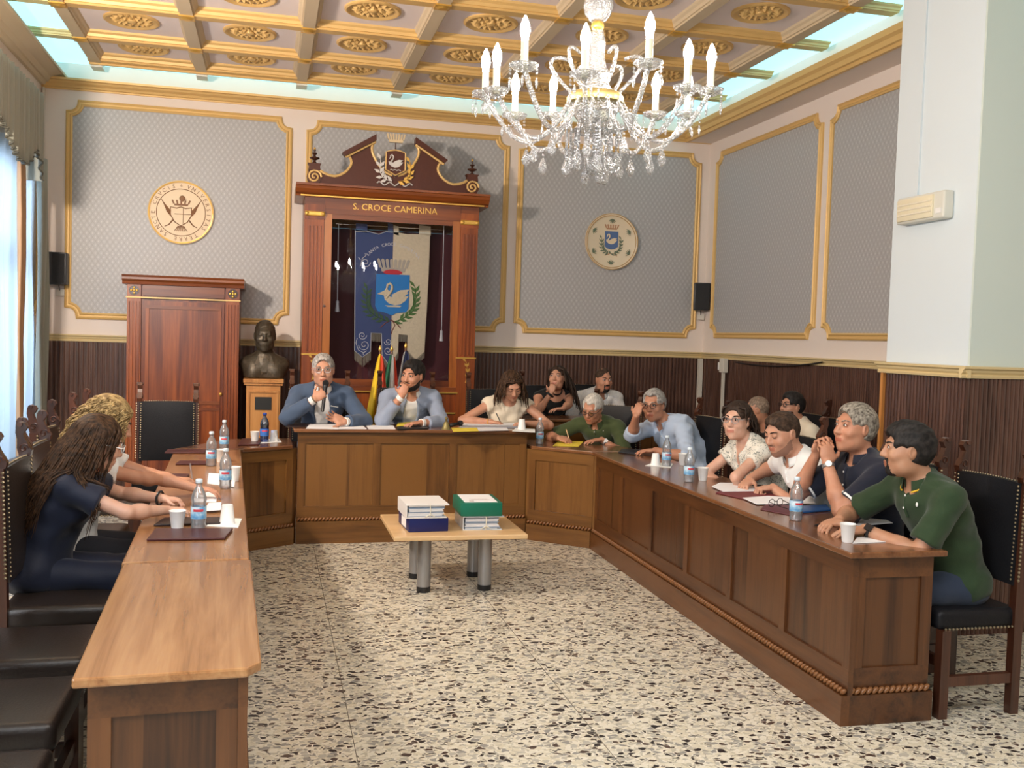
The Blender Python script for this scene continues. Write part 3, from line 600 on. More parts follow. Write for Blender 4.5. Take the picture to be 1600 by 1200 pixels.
MB().box(-.5, .5, -.02, .0, 1.862, 1.874).build('gilt_fillet', GOLD, t); MB().box(-.355, .355, -.01, .012, 1.885, 1.985).build('frieze', MAHOGX, t)
MB().prism([(0, 1.985), (-.03, 1.985), (-.035, 2.01), (-.06, 2.03), (-.06, 2.05), (-.07, 2.07), (.55, 2.07), (.55, 1.985)], -.53, .53, lambda u, v, s: (s, u, v)).build('cornice', MAHOGX, t)
MB().box(-.52, .52, -.03, .55, 0, .1).build('base', MAHOGX, t)
# ---- pedestal (the bust comes with the figures)
t = thing('pedestal', 'tapered light wood pedestal with dark plaque under the bust', 'pedestal', (-.045, 9.55, 0))
o = MB(); o.add([(-.145, -.17, 0), (.145, -.17, 0), (.145, .17, 0), (-.145, .17, 0), (-.155, -.17, 1.09), (.155, -.17, 1.09), (.155, .17, 1.09), (-.155, .17, 1.09)], [(0, 1, 5, 4), (1, 2, 6, 5), (2, 3, 7, 6), (3, 0, 4, 7), (4, 5, 6, 7), (0, 3, 2, 1)]); o.build('shaft', PEDW, t)
for b4 in ((-.14, .14, 1.02, 1.04), (-.14, -.12, .1, 1.02), (.12, .14, .1, 1.02)): MB().box(b4[0], b4[1], -.182, -.168, b4[2], b4[3]).build('moulding', PEDW, t)
MB().box(-.175, .175, -.19, .19, 1.09, 1.115).build('neck_moulding', PEDW, t); MB().box(-.182, .182, -.21, .21, 1.115, 1.15).build('cap', PEDW, t)
MB().box(-.075, .075, -.18, -.168, .86, .98).build('plaque', plain('dark_plaque', srgb(52, 52, 50), .4, .4), t)
# ---- wall speakers, emergency lamp
def speaker(label, c, rz):
    t = thing('wall_speaker', label, 'speaker', c, rz, 'black wall speakers')
    MB().rbox(-.085, .085, -.17, -.02, -.15, .15, .012, 2).build('cabinet', BLACKP, t, 40)
    MB().box(-.072, .072, -.1745, -.169, -.135, .135).build('grille', plain('grille_black', (.02, .02, .022), .7, 0, .5, 400) if 'grille_black' not in bpy.data.materials else bpy.data.materials['grille_black'], t)
    MB().box(-.03, .03, -.02, .0, -.06, .06).build('bracket', BLACKP, t)
    MB().box(-.03, .045, -.03, .0, -.25, -.19).build('cable_plate', CONDM, t); MB().tube([(0, -.04, -.15), (.005, -.03, -.2)], .004, 6).build('cable', BLACKP, t)
speaker('black wall speaker at the left end of the back wall', (-1.93, YB - .008, 2.12), 0)
speaker('black wall speaker at the right end of the back wall', (4.63, YB - .008, 2.12), -.35)
em = thing('emergency_light', 'white rectangular emergency light on the pale pier', 'lamp', (XP, 5.055, 2.445))
MB().rbox(-.07, 0, -.215, .215, -.08, .08, .014, 3).build('housing', plain('aged_white_plastic', srgb(214, 214, 204), .45), em, 40)
MB().rbox(-.082, -.06, -.13, .2, -.066, .066, .008, 2).build('diffuser', plain('cream_diffuser', srgb(226, 218, 190), .3), em, 40)
for z in (-.03, .0, .03): MB().tube([(-.083, -.12, z), (-.083, .19, z)], .006, 6).build('diffuser_rib', plain('diffuser_rib', srgb(236, 230, 210), .3) if 'diffuser_rib' not in bpy.data.materials else bpy.data.materials['diffuser_rib'], em)
MB().box(-.074, -.069, -.20, -.15, -.05, -.02).build('switch', WHITEP, em)
tag(MB().box(XP - .012, XP - .001, 5.16, 5.175, 2.53, 3.8).build('cable_trunking', WHITEW), 'thin painted cable trunking rising above the emergency light', 'conduit')
# ================================================================ GLAZED BANNER CABINET, SEALS, FLAGS, CHANDELIER
def cached(name, fn):
    return bpy.data.materials[name] if name in bpy.data.materials else fn()
def extr(poly, d0, d1, b=None):
    """polygon in the x/z plane given thickness along y (d0 front .. d1 back)"""
    return (b or MB()).prism(poly, d0, d1, lambda u, v, t: (u, t, v))
def mesh_into(b, me, M):
    b.add([tuple(M @ v.co) for v in me.vertices], [tuple(p.vertices) for p in me.polygons]); return b
def arc_text(txt, c, r, a_mid, spread, size, y, mirror=1):
    """letters set round a circle in the x/z plane, tops outward, reading clockwise"""
    b = MB(); n = len(txt); a0 = a_mid + spread / 2
    for i, ch in enumerate(txt):
        if ch == ' ': continue
        a = a0 - spread * i / max(1, n - 1); me = text_mesh(ch, size, .0012)
        M = Matrix.Translation((c[0] + r * math.cos(a), y, c[1] + r * math.sin(a))) @ Matrix.Rotation(-(a - PI / 2), 4, 'Y') @ Matrix.Rotation(PI / 2, 4, 'X')
        mesh_into(b, me, M); bpy.data.meshes.remove(me)
    return b
SWAN = [(-.30, .10), (-.42, .02), (-.40, -.12), (-.28, -.26), (-.05, -.36), (.16, -.34), (.34, -.22), (.48, -.06), (.36, -.08), (.50, .06), (.30, .08), (.10, .16), (-.02, .12), (-.08, -.02), (-.10, .16), (-.08, .34), (-.14, .44), (-.24, .42), (-.32, .26), (-.36, .16), (-.24, .24), (-.20, .32), (-.17, .30), (-.20, .12)]
def swan(b, cx, cz, s, y0, y1):
    extr([(cx + x * s, cz + z * s) for x, z in [(-.42, .0), (-.38, -.16), (-.22, -.30), (0, -.36), (.2, -.32), (.38, -.18), (.5, 0), (.34, -.02), (.5, .12), (.24, .14), (.02, .06), (-.14, -.06), (-.28, -.02)]], y0, y1, b)
    b.tube([(cx + x * s, (y0 + y1) / 2, cz + z * s) for x, z in [(-.34, -.12), (-.22, .05), (-.12, .22), (-.12, .36), (-.2, .44), (-.29, .38), (-.31, .26), (-.38, .17)]], [.05 * s, .055 * s, .05 * s, .045 * s, .05 * s, .05 * s, .035 * s, .012 * s], 8); return b
def crown(b, cx, cz, w, h, y0, y1, n=7):
    extr([(cx - w * .38, cz), (cx + w * .38, cz), (cx + w * .42, cz + h * .3), (cx - w * .42, cz + h * .3)], y0, y1, b)
    for i in range(n):
        u = (i / (n - 1) - .5); x0 = cx + u * w * .84; x1 = cx + u * w; extr([(x0 - w * .045, cz + h * .3), (x0 + w * .045, cz + h * .3), (x1 + w * .05, cz + h * .9), (x1, cz + h), (x1 - w * .05, cz + h * .9)], y0, y1, b)
    return b
def sprig(b, p0, p1, bend, n, ls, y, wid=.3):
    """leafy branch: stem and paired leaves"""
    P = []
    for i in range(n + 1):
        s = i / n; P.append((p0[0] + (p1[0] - p0[0]) * s + bend[0] * math.sin(PI * s), p0[1] + (p1[1] - p0[1]) * s + bend[1] * math.sin(PI * s)))
    b.tube([(x, y, z) for x, z in P], ls * .06, 5)
    for i in range(n):
        dx, dz = P[i + 1][0] - P[i][0], P[i + 1][1] - P[i][1]; a = math.atan2(dz, dx)
        for sg in (-1, 1):
            q = a + sg * .6; d = Vector((math.cos(q), math.sin(q))); s_ = Vector((-d.y, d.x)); o = Vector(P[i + 1] if sg > 0 else P[i])
            extr([tuple(o), tuple(o + d * ls * .45 + s_ * ls * wid * .5), tuple(o + d * ls), tuple(o + d * ls * .45 - s_ * ls * wid * .5)], y - .003, y + .001, b)
    return b
FY = 9.40; XC = 1.135
def q2(px, py, Y=FY): p = onY(px, py, Y); return (p[0], p[2])
cab = thing('banner_cabinet', 'tall mahogany glazed cabinet with broken pediment lettered in gilt', 'cabinet', (0, 0, 0))
BX0, BX1 = .30, 1.97
MB().box(BX0, BX0 + .03, FY + .02, 9.97, 0, 2.80).box(BX1 - .03, BX1, FY + .02, 9.97, 0, 2.80).box(BX0, BX1, 9.94, 9.97, 0, 2.80).box(BX0 + .03, BX1 - .03, FY + .02, 9.94, 2.76, 2.80).box(BX0 + .03, BX1 - .03, FY + .02, 9.94, 1.09, 1.11).build('carcass', MAHOG, cab)
VELV = plain('wine_velvet', srgb(74, 14, 28), .7, 0, .1, 30, sheen=.6)
MB().box(BX0 + .03, BX1 - .03, 9.90, 9.94, 1.11, 2.76).box(BX0 + .03, BX0 + .035, FY + .06, 9.9, 1.11, 2.76).box(BX1 - .035, BX1 - .03, FY + .06, 9.9, 1.11, 2.76).build('velvet_lining', VELV, cab)
for x, s in ((.395, 1), (1.875, -1)):
    p = MB().box(x - .085, x + .085, FY - .02, FY + .03, 1.40, 2.66); flutes(p, x - .06, x + .06, FY - .02, 1.42, 2.6, 3); p.build('pilaster', MAHOG, cab)
    b = MB().box(x - .09, x + .09, FY - .025, FY + .03, .12, 1.385).build('pilaster_pedestal', MAHOG, cab); MB().box(x - .1, x + .1, FY - .035, FY + .03, 1.385, 1.40).build('gilt_fillet', GOLDB, cab)
    g = MB(); sprig(g, (x + .0, 1.15), (x, 1.36), (.02, 0), 4, .045, FY - .028, .5); g.build('gilt_foliage', GOLDB, b)
    c = MB().box(x - .09, x + .09, FY - .025, FY + .03, 2.66, 2.80).build('capital', MAHOG, cab)
    MB().rbox(x - .092, x + .092, FY - .045, FY - .02, 2.69, 2.735, .01, 2).build('gilt_band', GOLDB, c)
    for sx in (-1, 1): MB().lathe([(.0, -.052), (.018, -.05), (.02, -.04), (.02, -.02)], 12, (x + sx * .075, FY, 2.712), 'Y').build('volute', GOLDB, c, True)
GX0, GX1, GZ0, GZ1 = .555, 1.715, 1.165, 2.675
MB().box(.482, GX0, FY - .006, FY + .03, 1.10, 2.72).build('door_stile', PEDW if False else wood('honey_mahogany', srgb(112, 58, 18), srgb(156, 88, 34), srgb(182, 112, 50), 'Z', .3, .7, .35), cab); HONEY = bpy.data.materials['honey_mahogany']
MB().box(GX1, 1.788, FY - .006, FY + .03, 1.10, 2.72).build('door_stile', HONEY, cab)
MB().box(GX0, GX1, FY - .006, FY + .03, GZ1, 2.72).build('door_rail', MAHOGX, cab); MB().box(GX0, GX1, FY - .006, FY + .03, 1.10, GZ0).build('door_rail', MAHOGX, cab)
MB().box(GX0, GX1, FY + .010, FY + .013, GZ0, GZ1).build('glass_pane', PANE, cab)
MB().lathe([(.012, FY - .006), (.013, FY - .012), (.005, FY - .013), (0, FY - .012)], 12, (.50, 0, 1.85), 'Y').build('keyhole', DARKW, cab)
MB().box(.48, 1.79, FY - .02, FY + .03, 1.055, 1.10).build('ledge', MAHOGX, cab); MB().box(.47, 1.80, FY - .035, FY + .03, 1.042, 1.056).build('gilt_fillet', GOLDB, cab)
MB().box(.48, 1.79, FY - .004, FY + .03, .12, 1.04).build('lower_front', MAHOG, cab); MB().box(.47, 1.80, FY - .02, FY + .03, .84, .855).build('gilt_fillet', GOLDB, cab); MB().box(.48, 1.79, FY - .012, FY + .0, .70, .76).build('lower_rail', MAHOGX, cab)
MB().box(BX0 - .03, BX1 + .03, FY - .05, 9.97, 0, .12).build('base', MAHOGX, cab)
fr = MB().box(.485, 1.785, FY - .012, FY + .03, 2.72, 2.87).box(BX0, BX1, FY + .0, 9.97, 2.80, 2.87).build('frieze', MAHOGX, cab)
me = text_mesh('S. CROCE CAMERINA', .085, .002); me.materials.append(GOLDB); l = link('lettering', me, fr, (1.15, FY - .0145, 2.80)); l.rotation_euler = (PI / 2, 0, 0)
MB().prism([(.0, 2.87), (-.03, 2.87), (-.035, 2.885), (-.06, 2.90), (-.09, 2.935), (-.10, 2.96), (-.115, 2.965), (-.115, 2.985), (.55, 2.985), (.55, 2.87)], BX0 - .085, BX1 + .085, lambda u, v, t: (t, FY + u, v)).build('cornice', MAHOGX, cab)
MB().box(BX0 - .04, BX1 + .04, FY - .05, FY - .02, 2.872, 2.884).build('gilt_fillet', GOLDB, cab)
# broken pediment, left half traced and mirrored
dz = 2.985 - q2(482.8, 285.8)[1]
half = [q2(x, y) for x, y in ((482.8, 285.8), (481.6, 268), (499.6, 266.6), (506, 271), (514.3, 274.5), (523, 276), (530, 274.5), (538, 270.5), (543.5, 265.5), (548, 259), (549, 254.3), (548, 249), (545.8, 245.3), (539, 244))]
half2 = [q2(x, y) for x, y in ((586.3, 221.6), (582, 227), (580.6, 231.8), (581.5, 239), (584, 245.3), (589, 255), (595.3, 263.3), (603, 270.5), (612, 274.5))]
half = [(x, z + dz * .0) for x, z in half]
lp = half + half2 + [(XC, half2[-1][1] - .005)]
mir = lambda P: [(2 * XC - x, z) for x, z in P]
bz = 2.985
pedm = plain('dark_figured_mahogany', srgb(80, 36, 20), .45, 0, .1, 30)
poly = [(lp[0][0], bz)] + lp[1:] + list(reversed(mir(lp[1:-1]))) + [(2 * XC - lp[0][0], bz)]
pb = extr(poly, FY - .02, FY + .04).build('pediment', pedm, cab)
for M_ in (lambda P: P, mir):
    o = MB().tube([(x, FY - .022, z) for x, z in M_(half[2:])], .013, 6).build('gilt_edge', GOLD, pb); o = MB().tube([(x, FY - .022, z) for x, z in M_(half2)], .013, 6).build('gilt_edge', GOLD, pb)
    bar = M_([q2(534.5, 239.6), q2(587.4, 211.5), q2(587.4, 220.8), q2(539, 245)]); extr(bar, FY - .07, FY + .05).build('pediment_cornice', pedm, cab)
    MB().tube([(M_([q2(540, 246.5)])[0][0], FY - .04, q2(540, 246.5)[1]), (M_([q2(586.5, 222.5)])[0][0], FY - .04, q2(586.5, 222.5)[1])], .012, 6).build('gilt_edge', GOLD, pb)
    vc = M_([q2(491, 275)])[0]; vz = 3.055
    extr([(vc[0] + .068 * math.cos(i * PI / 10), vz + .068 * math.sin(i * PI / 10)) for i in range(20)], FY - .03, FY + .04).build('scroll_block', pedm, cab)
    MB().tube([(vc[0] + (.066 - .0028 * i) * math.cos(i * .55), FY - .034, vz + (.066 - .0028 * i) * math.sin(i * .55)) for i in range(22)], .010, 6).build('gilt_volute', GOLD, pb)
    extr([(vc[0] - .055, vz + .06), (vc[0] + .055, vz + .06), (vc[0] + .05, vz + .105), (vc[0] + .062, vz + .125), (vc[0] - .062, vz + .125), (vc[0] - .05, vz + .105)], FY - .04, FY + .05).build('finial_block', pedm, cab)
    f = MB().lathe([(.0, 0), (.03, 0), (.012, .02), (.012, .03), (.045, .045), (.048, .055), (.015, .065), (.010, .08), (.026, .092), (.026, .098), (.008, .106), (.012, .125), (.004, .15), (0, .16)], 14, (vc[0], FY, vz + .125)).build('urn_finial', DARKW, cab, 50)
    MB().ball((vc[0], FY, vz + .262), (.011, .011, .016), 8, 6).build('gilt_tip', GOLDB, f, True)
# crest of the pediment
cs = [q2(602, 233.5), q2(617, 230.5), q2(632, 235.5)]
sx0, sx1 = XC - .092, XC + .092; z0, z1 = 3.115, 3.345
sh = extr([(sx0, z1 - .015), (XC - .05, z1), (XC, z1 + .008), (XC + .05, z1), (sx1, z1 - .015), (sx1, z0 + .05), (XC, z0), (sx0, z0 + .05)], FY - .055, FY - .02).build('crest_shield', pedm, cab)
MB().tube([(x, FY - .056, z) for x, z in [(sx0, z1 - .015), (XC - .05, z1), (XC, z1 + .008), (XC + .05, z1), (sx1, z1 - .015), (sx1, z0 + .05), (XC, z0), (sx0, z0 + .05)]], .007, 6, closed=True).build('gilt_edge', GOLD, sh)
SILV = plain('silvered_relief', srgb(214, 210, 206), .4, .2)
b = MB(); swan(b, XC - .005, 3.24, .15, FY - .068, FY - .055); b.build('swan_relief', SILV, sh, 50)
MB().tube([(XC - .05 + .1 * i / 8, FY - .058, 3.165 + .005 * math.sin(i * 2.2)) for i in range(9)], .005, 5).build('wave_relief', SILV, sh)
b = MB(); sprig(b, (XC - .03, 3.06), (XC - .14, 3.26), (-.045, -.05), 5, .07, FY - .04, .45); b.build('laurel_relief', SILV, cab)
b = MB(); sprig(b, (XC + .03, 3.06), (XC + .14, 3.25), (.045, -.05), 5, .07, FY - .04, .45); b.build('oak_relief', GOLDB, cab)
MB().tube([(XC + .17 * (i / 10 - 1) , FY - .03, 3.035 + .016 * math.sin(i * 1.1)) for i in range(21)], .007, 6).build('ribbon_relief', SILV, cab)
b = MB(); crown(b, XC - .0, 3.425, .165, .085, FY - .055, FY - .03); b.build('crown_relief', plain('pale_gilt', srgb(222, 200, 160), .4, .3), cab)
MB().tube([(XC, FY - .02, 3.1), (XC, FY - .02, 3.44)], .006, 6).build('crest_support', DARKW, cab)
# ---- the banner inside
BY = 9.72
BLUEC = plain('blue_banner_silk', srgb(44, 66, 118), .55, 0, .1, 60); CREAMC = plain('cream_damask', srgb(212, 200, 172), .55, 0, .5, 45, var=.06)
SILK = plain('silver_thread', srgb(206, 208, 214), .45, .2); FRINGE = plain('grey_gold_fringe', srgb(128, 122, 108), .7)
def qb(px, py): p = onY(px, py, BY); return (p[0], p[2])
ban = thing('civic_banner', 'blue and cream civic banner with swan shield hanging behind cabinet glass', 'banner', (0, 0, 0))
def cloth(px, m, name):
    o = extr([qb(x, y) for x, y in px], BY - .004, BY + .004).build(name, m, ban); return o
cloth(((555, 359), (572, 360), (584, 364), (592, 366), (603, 362), (614.5, 363), (613, 420), (612, 470), (611, 530), (609, 572), (606, 570), (597, 555), (596, 521), (580, 520), (579, 549), (566, 559), (554, 548)), BLUEC, 'blue_field')
cloth(((614.8, 363), (623, 363.5), (636, 366), (650, 366), (672, 367), (670, 420), (667, 480), (663, 549), (657, 558), (649, 562), (641, 556), (636, 547), (637, 524), (623, 522), (622, 548), (617, 565), (609.3, 572), (611.3, 530), (612.3, 470), (613.3, 420)), CREAMC, 'cream_field')
for a in ((556, 574), (606, 614)): cloth(((a[0], 349), (a[1], 350), (a[1], 364), (a[0], 362)), BLUEC, 'hanging_loop')
for a in ((615, 623), (655, 673)): cloth(((a[0], 352), (a[1], 354), (a[1], 368), (a[0], 366)), CREAMC, 'hanging_loop')
a, b_ = qb(525, 350), qb(695, 360); MB().tube([(a[0], BY + .012, a[1] + .005), (b_[0], BY + .012, b_[1] + .005)], .007, 8).build('banner_pole', CHROME, ban)
def edge(px, m=SILK, r=.004, y=BY - .006): return MB().tube([(qb(x, y_)[0], y, qb(x, y_)[1]) for x, y_ in px], r, 5)
edge(((555, 362), (572, 361), (592, 366), (603, 362), (614, 363))).build('edge_braid', SILK, ban); edge(((555, 360), (554, 548), (566, 558), (579, 549), (580, 520), (596, 521), (597, 555), (608, 571))).build('edge_braid', SILK, ban)
fringe = MB(); rnd = random.Random(5)
for (x0, y0), (x1, y1), ln in (((554, 549), (566, 560), 13), ((566, 560), (579, 550), 13), ((580, 521), (596, 522), 12), ((597, 556), (609, 573), 9), ((609, 573), (622, 550), 9), ((623, 523), (636, 524), 10), ((637, 549), (649, 563), 9), ((649, 563), (663, 550), 9)):
    for i in range(14):
        s = i / 13; p = qb(x0 + (x1 - x0) * s, y0 + (y1 - y0) * s - 1); q = qb(x0 + (x1 - x0) * s + rnd.uniform(-.5, .5), y0 + (y1 - y0) * s + ln + rnd.uniform(-1, 1)); fringe.tube([(p[0], BY - .002, p[1]), (q[0], BY - .002, q[1])], .0032, 4)
fringe.build('fringe', FRINGE, ban)['kind'] = 'stuff'
def spiral(cx, cy, r, turns, flip=1, a0=0):
    return [(cx + flip * (r * (1 - .045 * i)) * math.cos(a0 + i * .5), cy + (r * (1 - .045 * i)) * math.sin(a0 + i * .5)) for i in range(int(turns * 12))]
for sc in (spiral(566, 524, 7, 1.7), spiral(569, 539, 9, 1.7, -1), [(558, 528), (556, 536), (560, 547), (568, 551), (573, 548)], [(567, 551), (568, 555)], spiral(606, 534, 6, 1.5, -1), spiral(606, 548, 7, 1.5), spiral(571, 410, 8, 1.6), [(563, 416), (566, 404), (572, 399), (570, 396)], [(560, 402), (563, 406)]): edge(sc, SILK, .0035).build('silver_scroll', SILK, ban)
cc = qb(613, 452); b = arc_text('SANTA CROCE CAMERINA', (cc[0], qb(613, 434)[1]), .33, PI / 2, 1.72, .042, BY - .007)
nh = len(b.v); b.build('lettering', SILK, ban)
b = MB(); b.mi = 0; cz = qb(613, 425)[1]; crown(b, cc[0] + .005, cz, .30, .13, BY - .009, BY - .004, 8); b.build('crown', plain('grey_embroidery', srgb(176, 170, 158), .6), ban)
extr([(cc[0] + .095 * math.cos(t_ * PI / 12), cz - .01 + .034 * math.sin(t_ * PI / 12)) for t_ in range(13)] + [(cc[0] - .06, cz - .025), (cc[0] + .06, cz - .025)], BY - .011, BY - .005).build('crown_lining', plain('red_embroidery', srgb(190, 40, 56), .6), ban)
SHB = plain('azure_embroidery', srgb(10, 122, 200), .5)
s4 = [qb(x, y) for x, y in ((588, 428), (640, 430), (638, 482), (634, 488), (620, 489), (612, 493), (600, 488), (590, 486), (586, 478))]
shb = extr(s4, BY - .012, BY - .004).build('shield', SHB, ban)
sw = qb(614, 461); b = MB(); swan(b, sw[0] + .02, sw[1] - .005, .27, BY - .018, BY - .012); b.build('swan', CREAMC, shb, 50)
extr([(sw[0] - .02, sw[1] + .0), (sw[0] + .07, sw[1] + .05), (sw[0] + .16, sw[1] + .06), (sw[0] + .10, sw[1] - .02), (sw[0] + .04, sw[1] - .04)], BY - .021, BY - .017).build('swan_wing', CREAMC, shb)
extr([(sw[0] - .16, sw[1] + .005), (sw[0] - .06, sw[1] + .055), (sw[0] - .02, sw[1] + .02), (sw[0] - .08, sw[1] - .01)], BY - .021, BY - .017).build('swan_wing', CREAMC, shb)
extr([(sw[0] - .08, sw[1] - .105), (sw[0] + .09, sw[1] - .105), (sw[0] + .07, sw[1] - .12), (sw[0] - .05, sw[1] - .12)], BY - .016, BY - .012).build('water_line', CREAMC, shb)
GRN = plain('green_embroidery', srgb(74, 116, 58), .6); GRD = plain('dark_green_embroidery', srgb(48, 84, 56), .6)
a0, a1 = qb(608, 503), qb(574, 452); b = MB(); sprig(b, a0, a1, (-.09, -.05), 9, .085, BY - .007, .36); b.build('laurel_branch', GRD, ban)
a0, a1 = qb(616, 503), qb(648, 448); b = MB(); sprig(b, a0, a1, (.09, -.05), 9, .085, BY - .007, .36); b.build('oak_branch', GRN, ban)
edge([(594, 512), (603, 504), (612, 500), (619, 505), (626, 513)], SILK, .005).build('branch_tie', plain('tie_red_brown', srgb(120, 60, 50), .6), ban); edge([(612, 500), (617, 508), (613, 516), (611, 522)], SILK, .005).build('branch_tie', bpy.data.materials['tie_red_brown'], ban)
for x, y1 in ((527, 476), (690, 522)):
    a, c = qb(x + 1, 352), qb(x - (1 if x < 600 else 3), y1); t = thing('tassel_cord', 'white cord with tassel hanging %s of the banner' % ('left' if x < 600 else 'right'), 'cord', (0, 0, 0), 0, 'banner cords')
    MB().tube([(a[0], BY - .1, a[1]), (c[0], BY - .1, c[1] + .03)], .004, 6).build('cord', SILK, t); MB().lathe([(0, .04), (.012, .035), (.016, .02), (.014, .008), (.022, -.07), (0, -.075)], 10, (c[0], BY - .1, c[1])).build('tassel', SILK, t, 50)
    MB().tube([(a[0] - .03, BY - .1, a[1] + .012), (a[0] + .01, BY - .1, a[1] + .02), (a[0] + .045, BY - .1, a[1])], .004, 5).build('hook', CHROME, t)
# ---- the two round plaques
sl = thing('round_seal', 'cream round seal with heraldic eagle and latin lettering', 'plaque', (-.85, YB - .008, 2.716))
SEALC = plain('cream_ceramic', srgb(232, 208, 172), .45, 0, .03, 20); SEPIA = plain('sepia_ink', srgb(140, 98, 66), .6)
MB().lathe([(0, 0), (.305, 0), (.308, -.022), (.300, -.028), (.288, -.022), (.284, -.018), (0, -.018)], 56, (0, 0, 0), 'Y').build('disc', SEALC, sl, 40)
MB().tube([(.294 * math.cos(i * PI / 28), -.026, .294 * math.sin(i * PI / 28)) for i in range(56)], .006, 6, closed=True).build('gilt_rim', GOLDB, sl); MB().tube([(.225 * math.cos(i * PI / 28), -.019, .225 * math.sin(i * PI / 28)) for i in range(56)], .0035, 5, closed=True).build('inner_ring', SEPIA, sl)
arc_text('VNIVERSITAS TERRE SANCTE CRVCIS', (0, 0), .254, PI / 2 - PI, 2 * PI - .55, .052, -.0195).build('lettering', SEPIA, sl)
arc_text('*', (0, 0), .245, PI / 2, 0, .06, -.0195).build('star', SEPIA, sl)
e = MB(); e.tube([(-.095, -.02, .05), (-.10, -.02, -.02), (-.06, -.02, -.09), (0, -.02, -.13), (.06, -.02, -.09), (.10, -.02, -.02), (.095, -.02, .05), (.04, -.02, .04), (0, -.02, .055), (-.04, -.02, .04)], .005, 5, closed=True).build('shield_outline', SEPIA, sl)
MB().tube([(0.02, -.02, .045), (.02, -.02, -.115)], .003, 5).build('quarter_line', SEPIA, sl); MB().tube([(-.06, -.02, -.015), (.09, -.02, -.015)], .003, 5).build('quarter_line', SEPIA, sl)
b = MB(); crown(b, 0, .065, .16, .055, -.024, -.018, 5); b.build('crown', SEPIA, sl); MB().ball((.01, -.02, .135), (.028, .006, .03), 10, 6).build('eagle_head', SEPIA, sl, True); extr([(.03, .145), (.05, .13), (.032, .128)], -.024, -.018).build('beak', SEPIA, sl)
for s in (-1, 1):
    for k in range(4): MB().tube([(s * .095, -.02, -.03 + .012 * k), (s * (.13 + .006 * k), -.02, .01 + .02 * k), (s * (.15 + .012 * k), -.02, .06 + .022 * k)], [.008, .006, .002], 5).build('wing_feather', SEPIA, sl)
    MB().tube([(s * .075, -.02, -.075), (s * .11, -.02, -.12), (s * .15, -.02, -.14)], [.008, .006, .004], 5).build('talon', SEPIA, sl)
for k in range(7): MB().tube([((k - 3) * .008, -.02, -.13), ((k - 3) * .02, -.02, -.18)], [.006, .003], 5).build('tail_feather', SEPIA, sl)
pl = thing('round_plate', 'cream ceramic plate painted with blue swan shield and leaf border', 'plaque', (3.553, YB - .008, 2.672))
MB().lathe([(0, 0), (.28, 0), (.303, -.03), (.303, -.038), (.294, -.038), (.268, -.022), (.0, -.016)], 56, (0, 0, 0), 'Y').build('dish', plain('cream_glaze', srgb(230, 214, 186), .3), pl, 40)
for r in (.297, .278): MB().tube([(r * math.cos(i * PI / 28), -.0385 if r > .29 else -.0305, r * math.sin(i * PI / 28)) for i in range(56)], .004, 5, closed=True).build('rim_line', plain('ochre_line', srgb(190, 150, 90), .4) if r > .29 else bpy.data.materials['ochre_line'], pl)
LEAF = plain('grey_green_glaze', srgb(112, 126, 104), .4)
for k in range(6):
    a = PI / 2 + k * PI / 3; c = (.245 * math.cos(a), .245 * math.sin(a)); b = MB()
    for j in range(-2, 3): q = a + PI + j * .45; extr([c, (c[0] + .022 * math.cos(q - .25), c[1] + .022 * math.sin(q - .25)), (c[0] + .05 * math.cos(q), c[1] + .05 * math.sin(q)), (c[0] + .022 * math.cos(q + .25), c[1] + .022 * math.sin(q + .25))], -.03, -.018, b)
    b.build('painted_leaf', LEAF, pl)
psd = extr([(-.075, .11), (.075, .11), (.075, -.05), (.045, -.075), (0, -.085), (-.045, -.075), (-.075, -.05)], -.024, -.016).build('shield', plain('slate_blue_glaze', srgb(86, 112, 158), .4), pl)
b = MB(); swan(b, -.005, .02, .135, -.029, -.024); b.build('swan', plain('cream_swan', srgb(232, 212, 180), .4), psd, 50)
b = MB(); crown(b, 0, .13, .15, .055, -.024, -.017, 6); b.build('crown', plain('terracotta_glaze', srgb(186, 140, 108), .4), pl)
b = MB(); sprig(b, (-.0, -.13), (-.11, .03), (-.035, -.04), 7, .045, -.021, .4); b.build('branch', LEAF, pl); b = MB(); sprig(b, (.0, -.13), (.11, .03), (.035, -.04), 7, .045, -.021, .4); b.build('branch', LEAF, pl)
MB().tube([(-.07, -.02, -.15), (0, -.02, -.125), (.07, -.02, -.15)], .004, 5).build('tie', bpy.data.materials['terracotta_glaze'], pl)
# ---- small flags on staffs standing between the two blazers
def flag(label, px, py, foot, cols, seed):
    FYY = 8.62 + seed * .09; p = onY(px, py, FYY); t = thing('flag', label, 'flag', (p[0], FYY, 0), 0, 'flags behind the raised desk')
    MB().tube([(0, 0, .11), (0, 0, p[2])], .012, 8).build('staff', plain('staff_wood', srgb(96, 60, 34), .4) if 'staff_wood' not in bpy.data.materials else bpy.data.materials['staff_wood'], t); MB().lathe([(0, 0), (.012, .0), (.016, .02), (.004, .05), (0, .055)], 8, (0, 0, p[2])).build('staff_tip', GOLDB, t, True); MB().lathe([(.0, .11), (.06, .11), (.06, .13), (.02, .15), (.0, .15)], 16).build('foot', DARKW, t, 40)
    n = len(cols); ht = .62
    for k, (c, u0, u1) in enumerate(cols):
        def fn(u, v):
            w = u0 + (u1 - u0) * u; y = v; sp = .02 + .085 * y ** .8
            x = (w - .42) * 2 * sp - .03 * y; z = p[2] - .02 - ht * y - .05 * abs(w - .4) * (1 - y) - .06 * w * y
            return (x, -.02 + .025 * math.sin(w * 14 + 2 * y + seed) * (.3 + y), z)
        o = MB().grid(fn, 8, 14).build('flag_cloth', c, t, True); s = o.modifiers.new('thickness', 'SOLIDIFY'); s.thickness = .003
    return t
